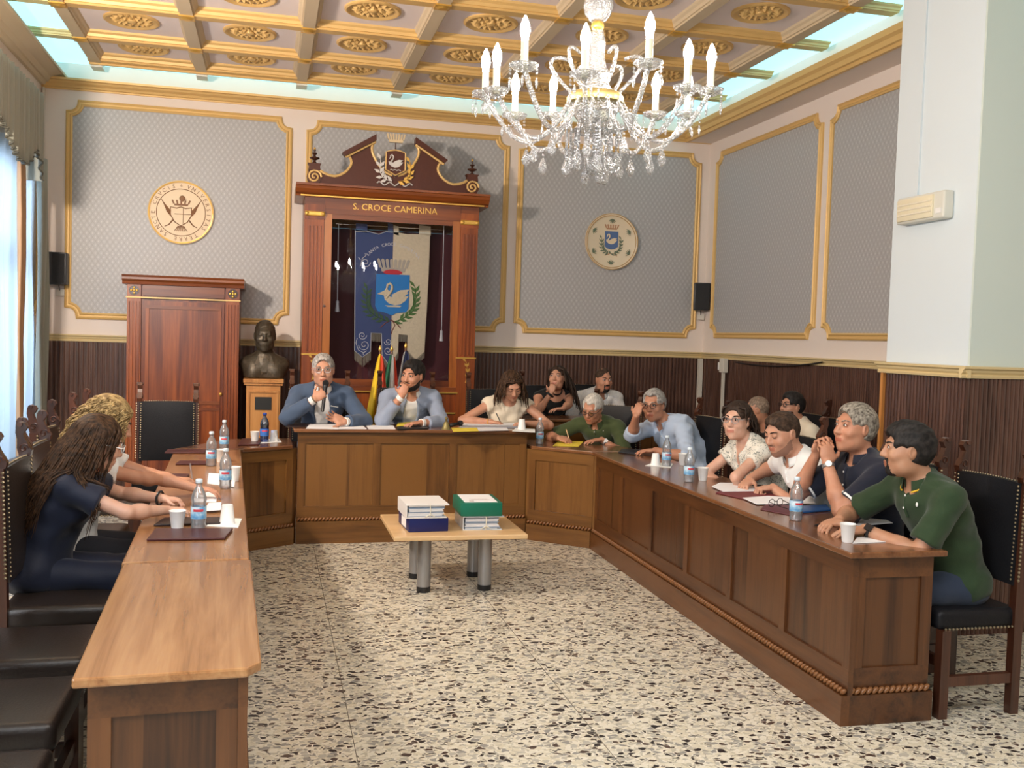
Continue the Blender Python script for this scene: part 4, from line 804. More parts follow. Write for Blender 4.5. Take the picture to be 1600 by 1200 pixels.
YF = plain('flag_yellow', srgb(236, 196, 30), .6); RFm = plain('flag_red', srgb(206, 66, 40), .6); GF = plain('flag_green', srgb(22, 98, 66), .6); WF = plain('flag_white', srgb(226, 224, 220), .6); BF = plain('flag_blue', srgb(34, 44, 84), .6)
f1 = flag('yellow and red flag drooping on its staff beside the pale blue blazer', 594, 549, 0, [(YF, 0, .5), (RFm, .5, 1)], 0)
flag('green white red flag drooping on its staff beside the pale blue blazer', 612, 549, 0, [(GF, 0, .4), (WF, .4, .78), (RFm, .78, 1)], 2)
flag('dark blue flag with white edge mostly behind the pale blazer person', 634, 544, 0, [(WF, 0, .2), (BF, .2, 1)], 4)
# ---- chandelier
CH = Vector((1.19, 3.58, 0)); ZB = 2.40
ch = thing('chandelier', 'large cut crystal chandelier with twelve lit candle bulbs and drops', 'chandelier', (CH.x, CH.y, 0))
BULB = emit('lit_bulb', (1, .92, .82), 115.0); CANDLE = plain('candle_sleeve', srgb(206, 204, 178), .5)
MB().tube([(0, 0, 2.99), (0, 0, 4.1)], .012, 8).build('rod', GOLDB, ch); MB().lathe([(.0, 4.02), (.05, 4.03), (.075, 4.075), (.08, 4.1), (0, 4.1)], 16).build('ceiling_rose', GOLDB, ch, 40)
MB().lathe([(0, 2.985), (.022, 2.98), (.028, 2.96), (.018, 2.94), (.018, 2.93), (0, 2.93)], 12).build('stem_collar', GOLDB, ch, True)
def facet(prof, n, tw=0): return MB().lathe(prof, n)
facet([(0, 2.93), (.03, 2.925), (.05, 2.90), (.058, 2.87), (.05, 2.84), (.03, 2.815), (0, 2.81)], 12).build('crystal_globe', CRYSTAL, ch)
MB().lathe([(0, 2.815), (.022, 2.81), (.026, 2.795), (.02, 2.78), (0, 2.78)], 12).build('stem_collar', GOLDB, ch, True)
facet([(0, 2.79), (.022, 2.78), (.034, 2.73), (.03, 2.68), (.04, 2.64), (.058, 2.61), (.05, 2.58), (.066, 2.555), (.07, 2.53)], 12).build('crystal_stem', CRYSTAL, ch)
MB().lathe([(.066, 2.545), (.098, 2.54), (.108, 2.525), (.108, 2.505), (.09, 2.50), (.0, 2.505)], 24).build('gilt_hub', plain('antique_gilt', srgb(160, 140, 84), .35, .7), ch, 40)
facet([(.092, 2.503), (.088, 2.47), (.066, 2.44), (.03, 2.425), (0, 2.42)], 14).build('crystal_bowl', CRYSTAL, ch)
facet([(.03, 2.425), (.07, 2.415), (.088, 2.40), (.06, 2.388), (.02, 2.38), (0, 2.375)], 14).build('crystal_dish', CRYSTAL, ch)
drop = MB().lathe([(0, 0), (.005, -.005), (.013, -.026), (.019, -.044), (.013, -.06), (0, -.072)], 6).mesh('drop', CRYSTAL); pend = MB().lathe([(0, 0), (.003, -.004), (.006, -.02), (.004, -.036), (0, -.042)], 6).mesh('drop', CRYSTAL)
bead = MB().ball((0, 0, 0), .0055, 6, 4).mesh('bead', CRYSTAL)
NA = 12
armm = armc = None
for i in range(NA):
    a = 2 * PI * (i + .2) / NA - PI / 2; d = Vector((math.cos(a), math.sin(a), 0)); at = lambda r, z: tuple(d * r + Vector((0, 0, z)))
    R_ = .43 if i % 2 == 0 else .40; zc = 2.515 + (.02 if i % 2 == 0 else -.02)
    pts = []
    for k in range(25):
        s = k / 24; r = .09 + (R_ - .09) * s; z = 2.53 - .17 * math.sin(PI * min(1, s * 1.02)) ** .9 * (1 if s < .62 else 1) + (zc - 2.53) * s ** 2
        pts.append(at(r, z))
    pts.append(at(R_ + .004, zc + .0))
    MB().tube(pts, .0095, 8).build('crystal_arm', CRYSTAL, ch, True)
    MB().tube([at(.085 + (.016 * math.cos(k * .9)) * 0 + .0, 2.53) if k == 0 else at(.075 + .085 * math.sin(PI * k / 14) ** 1 + .03 * k / 14, 2.53 + .15 * math.sin(PI * .62 * k / 14) + .0) for k in range(15)], .007, 6).build('crystal_scroll', CRYSTAL, ch, True) if i % 2 == 0 else None
    c = at(R_, 0); dz_ = zc
    MB().lathe([(.0, dz_ - .008), (.02, dz_ - .006), (.042, dz_ + .004), (.052, dz_ + .018), (.046, dz_ + .02), (.03, dz_ + .008), (0, dz_ + .004)], 14, (c[0], c[1], 0)).build('drip_pan', CRYSTAL, ch)
    cn = MB().lathe([(0, dz_), (.0135, dz_), (.0135, dz_ + .095), (0, dz_ + .095)], 12, (c[0], c[1], 0)).build('candle', CANDLE, ch, 40)
    MB().lathe([(.0, dz_ + .093), (.012, dz_ + .095), (.013, dz_ + .112), (.0185, dz_ + .132), (.017, dz_ + .150), (.009, dz_ + .172), (.002, dz_ + .186), (0, dz_ + .187)], 12, (c[0], c[1], 0)).build('bulb', BULB, cn, True)
    for k in range(4):
        q = a + (k - 1.5) * 1.2; p = Vector(c) + Vector((math.cos(q), math.sin(q), 0)) * .05
        for j in range(3): link('bead', bead, ch, (p.x, p.y, dz_ + .008 - .013 * j))
        link('drop', pend, ch, (p.x, p.y, dz_ - .03))
    lo = min(pts, key=lambda v: v[2]); link('bead', bead, ch, (lo[0], lo[1], lo[2] - .018)); link('drop', drop, ch, (lo[0], lo[1], lo[2] - .026))
    s2 = at(.16, 2.44)
    for j in range(3): link('bead', bead, ch, (s2[0], s2[1], 2.46 - .013 * j))
    link('drop', pend, ch, (s2[0], s2[1], 2.42))
rnd = random.Random(11)
bd = MB()
for ring, n, z0, ln in ((.105, 16, 2.42, 9), (.07, 11, 2.40, 9), (.03, 6, 2.385, 8)):
    for i in range(n):
        a = 2 * PI * i / n + ring * 40; x, y = ring * math.cos(a), ring * math.sin(a); m_ = ln + rnd.randint(-2, 1)
        for j in range(m_): bd.ball((x, y, z0 - .0125 * j), .0065, 6, 4)
        link('drop', drop if i % 2 else pend, ch, (x, y, z0 - .0125 * m_ - .002))
bd.build('bead_strings', CRYSTAL, ch)['kind'] = 'stuff'
for i in range(10):
    a = 2 * PI * i / 10
    for j in range(6): link('bead', bead, ch, (.045 * math.cos(a), .045 * math.sin(a), 3.05 - .013 * j))
    link('drop', pend, ch, (.045 * math.cos(a), .045 * math.sin(a), 2.97))
MB().lathe([(.0, 3.06), (.05, 3.055), (.052, 3.045), (.0, 3.045)], 14).build('crystal_collar', CRYSTAL, ch)
link('drop', MB().lathe([(0, 0), (.006, -.006), (.018, -.03), (.026, -.055), (.017, -.075), (0, -.088)], 6).mesh('drop', CRYSTAL), ch, (0, 0, 2.315))
# ================================================================ FIGURES: bodies grown as one smooth implicit surface each
V3 = lambda *a: np.array(a, float)
def nrm(v): return np.asarray(v, float) / max(1e-9, np.linalg.norm(v))
def rotm(yaw=0, pitch=0, roll=0):
    """columns: right, forward, up.  yaw + turns left, pitch + looks down, roll + tips to own right"""
    y, p, r = map(math.radians, (yaw, pitch, roll))
    Z = np.array([[math.cos(y), -math.sin(y), 0], [math.sin(y), math.cos(y), 0], [0, 0, 1]])
    X = np.array([[1, 0, 0], [0, math.cos(-p), -math.sin(-p)], [0, math.sin(-p), math.cos(-p)]])
    Y = np.array([[math.cos(r), 0, math.sin(r)], [0, 1, 0], [-math.sin(r), 0, math.cos(r)]])
    return Z @ X @ Y
class Blob:
    def __init__(s, h): s.h = h; s.p = []; s.D = None
    def cone(s, a, b, r1, r2, k=.02): s.p.append(('c', np.asarray(a, float), np.asarray(b, float), r1, r2, k, 1)); return s
    def ell(s, c, r, R=None, k=.02, sub=False): s.p.append(('e', np.asarray(c, float), np.asarray(r, float), np.eye(3) if R is None else R, None, k, -1 if sub else 1)); return s
    def cut(s, p, n, k=.006, rad=.14): s.p.append(('h', np.asarray(p, float), nrm(n), rad, None, k, -1)); return s
    def run(s, wob=0.0, freq=38.0, aniso=(1, 1, 1), seed=0.0):
        lo = V3(9, 9, 9); hi = -lo; B = []
        for q in s.p:
            if q[0] == 'c': m = max(q[3], q[4]); a, b = np.minimum(q[1], q[2]) - m, np.maximum(q[1], q[2]) + m
            elif q[0] == 'e': e = np.sqrt(((q[3] * q[2]) ** 2).sum(1)); a, b = q[1] - e, q[1] + e
            else: a, b = q[1] - q[3], q[1] + q[3]
            B.append((a, b))
            if q[6] > 0: lo = np.minimum(lo, a); hi = np.maximum(hi, b)
        h = s.h; lo = lo - 4 * h; n = np.ceil((hi - lo + 4 * h) / h).astype(int); s.o = lo; s.n = n
        D = np.full(n, .08, np.float32); ax = [(lo[i] + h * np.arange(n[i])).astype(np.float32) for i in range(3)]
        for q, (a, b) in zip(s.p, B):
            pad = q[5] + 3 * h + .012
            i0 = np.maximum(np.floor((a - pad - lo) / h).astype(int), 0); i1 = np.minimum(np.ceil((b + pad - lo) / h).astype(int) + 1, n)
            if (i1 <= i0).any(): continue
            sl = tuple(slice(i0[i], i1[i]) for i in range(3)); X, Y, Z = np.meshgrid(ax[0][sl[0]], ax[1][sl[1]], ax[2][sl[2]], indexing='ij')
            if q[0] == 'c':
                ba = q[2] - q[1]; px, py, pz = X - q[1][0], Y - q[1][1], Z - q[1][2]; t = np.clip((px * ba[0] + py * ba[1] + pz * ba[2]) / max(1e-9, ba @ ba), 0, 1)
                d = np.sqrt((px - t * ba[0]) ** 2 + (py - t * ba[1]) ** 2 + (pz - t * ba[2]) ** 2) - (q[3] + (q[4] - q[3]) * t)
            elif q[0] == 'e':
                R = q[3]; px, py, pz = X - q[1][0], Y - q[1][1], Z - q[1][2]; u = [(R[0, i] * px + R[1, i] * py + R[2, i] * pz) / q[2][i] for i in range(3)]
                k0 = np.sqrt(u[0] ** 2 + u[1] ** 2 + u[2] ** 2); k1 = np.sqrt((u[0] / q[2][0]) ** 2 + (u[1] / q[2][1]) ** 2 + (u[2] / q[2][2]) ** 2) + 1e-6; d = k0 * (k0 - 1) / k1
            else:
                d = -((X - q[1][0]) * q[2][0] + (Y - q[1][1]) * q[2][1] + (Z - q[1][2]) * q[2][2])
                d = np.maximum(d, np.sqrt((X - q[1][0]) ** 2 + (Y - q[1][1]) ** 2 + (Z - q[1][2]) ** 2) - q[3])
            A = D[sl]; k = q[5]
            if q[6] > 0: hh = np.maximum(k - np.abs(A - d), 0) / k; D[sl] = np.minimum(A, d) - hh * hh * k * .25
            else: d = -d; hh = np.maximum(k - np.abs(A - d), 0) / k; D[sl] = np.maximum(A, d) + hh * hh * k * .25
        if wob:
            X, Y, Z = np.meshgrid(ax[0] * aniso[0], ax[1] * aniso[1], ax[2] * aniso[2], indexing='ij', sparse=True)
            D += (wob * (np.sin(freq * (X + .6 * Z) + 2.1 * np.sin(freq * .45 * Y + seed) + seed) * np.sin(freq * .8 * (Y - .5 * Z) + 1.7 * np.sin(freq * .5 * X + 2 * seed)) + .5 * np.sin(freq * 1.9 * (Z + .3 * X) + 2 * np.sin(freq * .7 * Y)))).astype(np.float32)
        s.D = D; return s
    def val(s, P):
        i = np.clip(np.round((np.asarray(P) - s.o) / s.h).astype(int), 0, s.n - 1); return s.D[i[..., 0], i[..., 1], i[..., 2]]
    def front(s, x, z, y1=.6, off=0.0, d=None):
        """first surface point met coming from the front (+y) at x, z"""
        ys = np.arange(s.o[1] + (s.n[1] - 2) * s.h, s.o[1], -.003); v = s.val(np.stack([np.full_like(ys, x), ys, np.full_like(ys, z)], 1)); k = np.argmax(v < 0)
        return (x, float(ys[k]) + off, z)
    def mesh(s, name, mats, fmat=None):
        D, h, o = s.D, s.h, s.o; S = D < 0
        c = np.zeros(np.array(D.shape) - 1, np.int8)
        for i in (0, 1):
            for j in (0, 1):
                for k in (0, 1): c += S[i:D.shape[0] - 1 + i, j:D.shape[1] - 1 + j, k:D.shape[2] - 1 + k]
        idx = np.argwhere((c > 0) & (c < 8)); ids = np.full(c.shape, -1, np.int32); ids[idx[:, 0], idx[:, 1], idx[:, 2]] = np.arange(len(idx))
        acc = np.zeros((len(idx), 3)); cnt = np.zeros(len(idx)); CR = [np.array(v) for v in np.ndindex(2, 2, 2)]
        g = {tuple(v): D[idx[:, 0] + v[0], idx[:, 1] + v[1], idx[:, 2] + v[2]] for v in CR}
        for a in CR:
            for x in range(3):
                if a[x]: continue
                b = a.copy(); b[x] = 1; va, vb = g[tuple(a)], g[tuple(b)]; m = (va < 0) != (vb < 0); t = np.where(m, va / np.where(m, va - vb, 1), 0)
                e = np.tile(a.astype(float), (len(idx), 1)); e[:, x] += t; acc += e * m[:, None]; cnt += m
        V = o + h * (idx + acc / cnt[:, None]); F = []
        for x in range(3):
            y, z = (x + 1) % 3, (x + 2) % 3; sa = [slice(0, -1)] * 3; sb = [slice(0, -1)] * 3; sb[x] = slice(1, None)
            A, B = S[tuple(sa)], S[tuple(sb)]; E = np.argwhere(A != B); E = E[(E[:, y] > 0) & (E[:, z] > 0)]
            q = []
            for dy, dz in ((1, 1), (0, 1), (0, 0), (1, 0)): e = E.copy(); e[:, y] -= dy; e[:, z] -= dz; q.append(ids[e[:, 0], e[:, 1], e[:, 2]])
            q = np.stack(q, 1); fl = ~A[E[:, 0], E[:, 1], E[:, 2]]; q[fl] = q[fl][:, ::-1]; F.append(q[(q >= 0).all(1)])
        F = np.concatenate(F); me = bpy.data.meshes.new(name)
        me.vertices.add(len(V)); me.vertices.foreach_set('co', V.ravel().astype(np.float32)); me.loops.add(F.size); me.loops.foreach_set('vertex_index', F.ravel().astype(np.int32))
        me.polygons.add(len(F)); me.polygons.foreach_set('loop_start', np.arange(0, F.size, 4, dtype=np.int32)); me.polygons.foreach_set('use_smooth', np.ones(len(F), bool))
        for m in mats: me.materials.append(m)
        if fmat is not None: me.polygons.foreach_set('material_index', fmat(V[F].mean(1)).astype(np.int32))
        me.update(calc_edges=True); me.validate(); return me
# ---- head in its own frame: x right, y forward, z up, metres at scale 1
def head_prims(b, C, R, s, k=1.0, female=False, jaw=1.0):
    T = lambda p: C + R @ (np.array(p) * s)
    E = lambda c, r, kk=.02, sub=False, Q=None: b.ell(T(c), np.array(r) * s, R if Q is None else R @ Q, kk * s, sub)
    E((0, -.012, .022), (.076, .094, .096), .02); E((0, .022, -.022), (.064, .070, .075), .03)
    E((0, .032, -.072), (.050 * jaw, .054, .045), .03); E((0, .070, -.100), (.021 * jaw, .018, .016), .03)
    for x in (-1, 1):
        E((x * .038, .062, -.026), (.026, .026, .022), .02); E((x * .044, .020, -.072), (.018 * jaw, .03, .024), .03)
    b.cone(T((-.03, .078, .030)), T((.03, .078, .030)), .013 * s, .013 * s, .016 * s)
    for x in (-1, 1): E((x * .031, .098, .010), (.017, .014, .011), .012, True)
    b.cone(T((0, .088, .016)), T((0, .108, -.024)), .0085 * s, .0120 * s, .010 * s)
    for x in (-1, 1): E((x * .012, .098, -.028), (.0085, .010, .008), .008)
    E((0, .080, -.060), (.030, .016, .020), .016)
    E((0, .0955, -.0555), (.021, .0065, .0048), .003); E((0, .0935, -.0665), (.018, .0070, .0058), .003); E((0, .104, -.0612), (.022, .006, .0016), .003, True)
    for x in (-1, 1):
        Q = rotm(x * -18, 0, x * 6); E((x * .076, -.004, -.004), (.008, .020, .031), .006, False, Q); E((x * .083, -.001, .002), (.004, .011, .018), .005, True, Q)
    for x in (-1, 1): E((x * .031, .0835, .0125), (.0155, .0085, .0105), .004)
    return T
def ik(S, W, l1, l2, pole):
    d = W - S; L_ = np.linalg.norm(d); L2 = min(L_, (l1 + l2) * .995)
    if L_ > L2: W = S + d * (L2 / L_)
    u = nrm(d); a = (l1 * l1 - l2 * l2 + L2 * L2) / (2 * L2); hgt = math.sqrt(max(0, l1 * l1 - a * a)); p = np.asarray(pole, float); p = nrm(p - u * (p @ u)); return S + u * a + p * hgt, W
def hand_prims(b, W, d, n, side, curl=(25, 30, 20), spread=.10, s=1.0, thumb=(.75, .55, .25), tips=None):
    """palm with four fingers of unequal length and a thumb leaving the side of the palm"""
    d = nrm(d); n = nrm(n - d * (np.asarray(n) @ d)); t = np.cross(d, n) * side            # t points to the thumb side
    R = np.stack([t, d, n], 1)
    b.ell(W + d * .048 * s, np.array([.040, .052, .0165]) * s, R, .012); b.ell(W + d * .035 * s + t * .024 * s + n * .006, np.array([.018, .032, .016]) * s, R, .012)
    tip = []
    for i, (o, ln, rr, st) in enumerate(((.030, .072, .0090, .088), (.0095, .080, .0092, .094), (-.011, .074, .0088, .090), (-.031, .058, .0078, .080))):
        p = W + d * st * s + t * o * s; f = nrm(d + t * o * spread * 30); ang = 0
        for j, (fr, cu) in enumerate(zip((.45, .32, .25), curl)):
            ang += math.radians(cu * (1 + .06 * i)); v = f * math.cos(ang) + n * math.sin(ang); q = p + v * ln * fr * s; b.cone(p, q, rr * s * (1 - .1 * j), rr * s * (.92 - .1 * j), .004); p = q
        tip.append(p)
    p = W + d * .026 * s + t * .030 * s; v = nrm(t * thumb[0] + d * thumb[1] + n * thumb[2]); q = p + v * .036 * s; b.cone(p, q, .0125 * s, .0108 * s, .010); v2 = nrm(v * .7 + d * .6 + n * thumb[2] * .5); q2_ = q + v2 * .032 * s; b.cone(q, q2_, .0105 * s, .0085 * s, .004)
    return tip, q2_
SKIN = {}
def skin(tone):
    if tone in SKIN: return SKIN[tone]
    c = {'tan': srgb(196, 148, 122), 'light': srgb(214, 172, 150), 'warm': srgb(192, 140, 112), 'olive': srgb(180, 136, 108)}[tone]
    m, nt, b = new_mat('skin_' + tone); tc = N(nt, 'ShaderNodeTexCoord'); n1 = N(nt, 'ShaderNodeTexNoise', ins={'Scale': 26.0, 'Detail': 3.0}); L(nt, tc.outputs['Object'], n1.inputs['Vector'])
    r = ramp(nt, [(.3, tuple(v * w_ for v, w_ in zip(c, (.94, .84, .80)))), (.7, c)]); L(nt, n1.outputs['Fac'], r.inputs[0]); L(nt, r.outputs[0], b.inputs['Base Color']); b.inputs['Roughness'].default_value = .48
    b.inputs['Subsurface Weight'].default_value = .08; b.inputs['Subsurface Radius'].default_value = (.01, .004, .002)
    lip = plain('lips_' + tone, (c[0] * .80, c[1] * .52, c[2] * .50), .4); stub = plain('stubble_' + tone, (c[0] * .50, c[1] * .46, c[2] * .46), .7)
    SKIN[tone] = (m, lip, stub); return SKIN[tone]
def hairmat(name, c, c2, sc=140):
    if name in bpy.data.materials: return bpy.data.materials[name]
    m, nt, b = new_mat(name); tc = N(nt, 'ShaderNodeTexCoord'); mp = N(nt, 'ShaderNodeMapping'); mp.inputs['Scale'].default_value = (1, .35, .35); L(nt, tc.outputs['Object'], mp.inputs['Vector'])
    n1 = N(nt, 'ShaderNodeTexNoise', ins={'Scale': float(sc), 'Detail': 4.0}); L(nt, mp.outputs[0], n1.inputs['Vector']); r = ramp(nt, [(.35, c), (.7, c2)]); L(nt, n1.outputs['Fac'], r.inputs[0]); L(nt, r.outputs[0], b.inputs['Base Color'])
    b.inputs['Roughness'].default_value = .6; b.inputs['Specular IOR Level'].default_value = .25; bu = N(nt, 'ShaderNodeBump', ins={'Strength': .35, 'Distance': .004}); L(nt, n1.outputs['Fac'], bu.inputs['Height']); L(nt, bu.outputs['Normal'], b.inputs['Normal']); return m
HAIR = {'black': hairmat('black_hair', (.008, .007, .007), (.03, .026, .024)), 'dark': hairmat('dark_brown_hair', (.018, .010, .007), (.06, .036, .024)), 'brown': hairmat('brown_hair', srgb(34, 22, 14), srgb(86, 60, 40)), 'grey': hairmat('grey_hair', srgb(120, 116, 112), srgb(196, 192, 186)), 'white': hairmat('white_hair', srgb(170, 166, 158), srgb(224, 220, 212)), 'silver': hairmat('silver_brown_hair', srgb(84, 76, 68), srgb(176, 168, 154)), 'blonde': hairmat('ash_blonde_hair', srgb(104, 82, 52), srgb(198, 170, 118), 90), 'crop': hairmat('cropped_grey_hair', srgb(110, 92, 78), srgb(160, 140, 122)), 'cbrown': hairmat('cropped_brown_hair', srgb(44, 32, 24), srgb(84, 64, 50))}
EYEW = plain('eye_white', srgb(222, 214, 206), .25); EYED = plain('dark_iris', (.015, .010, .008), .15); LASH = plain('lash', (.01, .008, .007), .6)
SPECM = plain('dark_spectacle_frame', (.02, .014, .012), .3); LENS = glassy('spectacle_lens', (.95, .97, 1), .94)
def person(label, head, seat, rz, look=(0, 0, 0), lean=None, sidelean=0, scale=1.0, arms=None, wear=None, hair=None, tone='tan', res=.006, female=False, beard=None, glasses=None, eyes='open', extra=None, hs=1.0, jaw=1.0, twist=0, brow='dark', legs=True, bulk=1.0):
    """head: world point of the head centre; seat: seat height; arms: {'R':(wrist, finger dir, palm dir, curl[, pole]), 'L':...} in world space"""
    a = math.radians(rz); ca, sa = math.cos(a), math.sin(a); RW = np.array([[ca, -sa, 0], [sa, ca, 0], [0, 0, 1]]); s = scale
    hipz = seat + .085 * s
    def spine(Ln):
        P = [V3(0, 0, hipz)]; l = math.radians(Ln); sl = math.radians(sidelean)
        for fr, ln in ((.45, .17), (.95, .19), (1.25, .15)): q = l * fr; P.append(P[-1] + s * ln * V3(math.sin(sl), math.sin(q), math.cos(q)))
        q = l * .75 + math.radians(look[1]) * .22; P.append(P[-1] + s * .168 * V3(math.sin(sl) * .6, math.sin(q) + .12, math.cos(q))); return P
    if lean is None:
        lo_, hi_ = -8, 62
        for _ in range(30):
            m_ = (lo_ + hi_) / 2
            if spine(m_)[4][2] > head[2]: lo_ = m_
            else: hi_ = m_
        lean = lo_
    P = spine(lean); off = RW @ V3(P[4][0], P[4][1], 0); base = V3(head[0] - off[0], head[1] - off[1], 0)
    loc = lambda p: RW.T @ (np.asarray(p, float) - base); ldir = lambda d: RW.T @ np.asarray(d, float)
    t = thing('person', label, 'person', tuple(base), a)
    pel, wai, che, nek, hc = P; hc = hc.copy(); hc[2] += 0 if lean is None else 0
    HR = rotm(*look); up = nrm(nek - che); fw = nrm(V3(0, 1, 0) - up * up[1]); TR = np.stack([V3(1, 0, 0), fw, up], 1) @ rotm(twist)
    sw = (.165 if female else .185) * s; S = {'R': nek + TR @ V3(sw, .012 * s, -.045 * s), 'L': nek + TR @ V3(-sw, .012 * s, -.045 * s)}
    fs = .9 if female else 1.0
    def torso(b, inf, k=.05):
        up1 = nrm(wai - pel); R1 = np.stack([V3(1, 0, 0), nrm(V3(0, 1, 0) - up1 * up1[1]), up1], 1)
        b.ell(pel + V3(0, 0, .01), np.array([.165 * bulk, .125 * bulk, .115]) * s + inf, R1, k); b.ell(wai, np.array([.140 * fs * bulk, .108 * bulk, .14]) * s + inf, R1, k)
        b.ell(che - up * .01, np.array([.158 * fs * bulk, .112 * bulk, .155]) * s + inf, TR, k); b.ell(che + TR @ (V3(0, .0, .085) * s), np.array([.150 * fs * bulk, .098 * bulk, .085]) * s + inf, TR, k)
        if female:
            for x in (-1, 1): b.ell(che + TR @ (V3(x * .07, .085, .02) * s), np.array([.06, .05, .06]) * s + inf, TR, .03)
        for q in 'RL': b.cone(nek + TR @ (V3(0, -.012, .008) * s), S[q] + V3(0, 0, .006), .050 * s + inf, .052 * s * fs + inf, .035)
    body = Blob(res); torso(body, 0.0)
    T = head_prims(body, hc, HR, s * hs, jaw=jaw); body.cone(nek + TR @ (V3(0, -.006, -.03) * s), hc + HR @ (V3(0, -.022, -.05) * s * hs), .058 * s * (.86 if female else 1), .053 * s * (.84 if female else 1), .025)
    body.ell(hc + HR @ (V3(0, .005, -.085) * s), np.array([.045, .05, .03]) * s, HR, .03)
    J = {}; tips = {}
    for q, sg in (('R', 1), ('L', -1)):
        w_, fd, pn, cu = (arms or {}).get(q, (None,) * 4)[:4]
        if w_ is None: W = S[q] + V3(sg * .02, .20, -.40) * s; fd, pn, cu = V3(-sg * .3, .9, -.2), V3(0, 0, -1), (25, 30, 20); W[2] = max(W[2], seat + .2); pole = V3(sg * .6, -1, -.4)
        else: W = loc(w_); fd, pn = ldir(fd), ldir(pn); pole = ldir(arms[q][4]) if len(arms[q]) > 4 else V3(sg * .5, -.25, -1)
        E, W = ik(S[q], W, .285 * s, .255 * s, pole); J[q] = (S[q], E, W); af = .86 if female else 1.0
        body.cone(S[q], E, .049 * s * af, .040 * s * af, .03); body.cone(E, E + (W - E) * .35, .041 * s * af, .042 * s * af, .015); body.cone(E + (W - E) * .3, W, .042 * s * af, .026 * s * af, .02); tips[q] = hand_prims(body, W, fd, pn, sg, cu, s=s * (.90 if female else 1.0))
    body.run()
    sk, lip, stub = skin(tone); RI = HR.T; sh_ = s * hs
    def fm(C):
        q = ((C - hc) @ HR) / sh_; m = np.zeros(len(C), int)
        m[(np.abs(q[:, 0]) < .0235) & (q[:, 2] < -.0515) & (q[:, 2] > -.072) & (q[:, 1] > .0915)] = 1
        if beard:
            if beard == 'full': mk = ((q[:, 2] < -.018 - .75 * (q[:, 1] - .005)) & (q[:, 2] > -.128) & (q[:, 1] > .004) & (np.abs(q[:, 0]) < .085) & ~((q[:, 2] < -.085) & (q[:, 1] < .03)) & ~((np.abs(q[:, 0]) < .026) & (q[:, 2] > -.074))) | ((np.abs(q[:, 0]) < .030) & (q[:, 2] < -.041) & (q[:, 2] > -.051) & (q[:, 1] > .075))
            else: mk = (np.abs(q[:, 0]) < .030) & (q[:, 2] < -.040) & (q[:, 2] > -.125) & (q[:, 1] > .05) & ~((np.abs(q[:, 0]) < .018) & (q[:, 2] > -.078) & (q[:, 2] < -.050))
            m[mk & (m == 0)] = 2
        return m
    mats = [sk, lip, {'black': HAIR['black'], 'grey': HAIR['silver'], 'stub': stub}.get((extra or {}).get('beardcol', 'stub'), stub)]
    link('body', body.mesh('body', mats, fm), t)
    # ---- clothes
    W_ = wear or {}; g = Blob(max(res * 1.4, .0085)); inf = W_.get('inf', .012); torso(g, inf); sl = W_.get('sleeve', .0); bl = W_.get('blazer', False)
    for q in 'RL':
        A, E, Wr = J[q]; af = .86 if female else 1.0; ex = W_.get('loose', .013)
        if sl <= 0: continue
        if sl <= 1: e = A + (E - A) * sl; g.cone(A, e + (E - A) * .12, .050 * s * af + inf, (.044 + .004 * sl) * s * af + ex, .03); g.cut(e, E - A, .006, .13)
        else:
            g.cone(A, E, .050 * s * af + inf, .042 * s * af + ex, .03); f = sl - 1; e = E + (Wr - E) * f; g.cone(E, e + (Wr - E) * .1, .043 * s * af + ex, (.042 - .014 * f) * s * af + ex, .02); g.cut(e, Wr - E, .006, .10)
    nf = W_.get('neck', (.055, .05)); ng = nek + TR @ (V3(0, .072, -.0 + nf[1] * .2) * s)
    if W_.get('vneck'): g.ell(nek + TR @ (V3(0, .09, -.03) * s), np.array([nf[0] * .55, .06, nf[1] * 1.9]) * s, TR, .012, True)
    g.ell(nek + TR @ (V3(0, .03, .035) * s), np.array([nf[0] + .014, nf[0] + .03, nf[1]]) * s, TR, .012, True)
    if bl:
        g2 = Blob(g.h); torso(g2, .004); g2.ell(nek + TR @ (V3(0, .05, .03) * s), np.array([.05, .06, .05]) * s, TR, .012, True); g2.run(.0015, 60, seed=head[0])
        link('shirt', g2.mesh('shirt', [W_['shirt']]), t)
        g.ell(che + TR @ (V3(0, .13, .02) * s), np.array([.058, .10, .22]) * s, TR @ rotm(0, 0, 0), .012, True)
    g.run(W_.get('wob', .0028), W_.get('freq', 42), seed=head[0] * 3 + head[1]); gname = W_.get('name', 'shirt')
    link(gname, g.mesh(gname, [W_['mat']]), t)
    cm = W_.get('collar')
    if cm or bl:
        cb = MB(); ax_ = nrm(hc - nek + TR @ V3(0, -.03, 0)); cR = np.stack([TR[:, 0], nrm(TR[:, 1] - ax_ * (TR[:, 1] @ ax_)), ax_], 1); gap = W_.get('gap', .42); r0 = W_.get('cr', .061) * s
        def cf(u, v):
            th = PI / 2 + gap + (2 * PI - 2 * gap) * u; fr_ = abs(2 * u - 1) ** 3; prof = [(r0 + .006, .002), (r0 + .002, .040), (r0 + .008, .043), (r0 + .024, .010 - .018 * fr_)]
            x = v * 3; i = min(2, int(x)); f = x - i; rr = prof[i][0] * (1 - f) + prof[i + 1][0] * f; zz = prof[i][1] * (1 - f) + prof[i + 1][1] * f
            return tuple(nek + cR @ (V3(rr * math.cos(th), rr * 1.06 * math.sin(th), zz * .9 + .008 - .012 * math.sin(th)) * s / s))
        cb.grid(cf, 36, 9); o = cb.build('collar', cm or W_['shirt'], t, 50); m = o.modifiers.new('thickness', 'SOLIDIFY'); m.thickness = .003; m.offset = 0
        if W_.get('piping'): MB().tube([cf(i / 36, 1.0) for i in range(37)], .0045, 6).build('collar_stripe', W_['piping'], t)
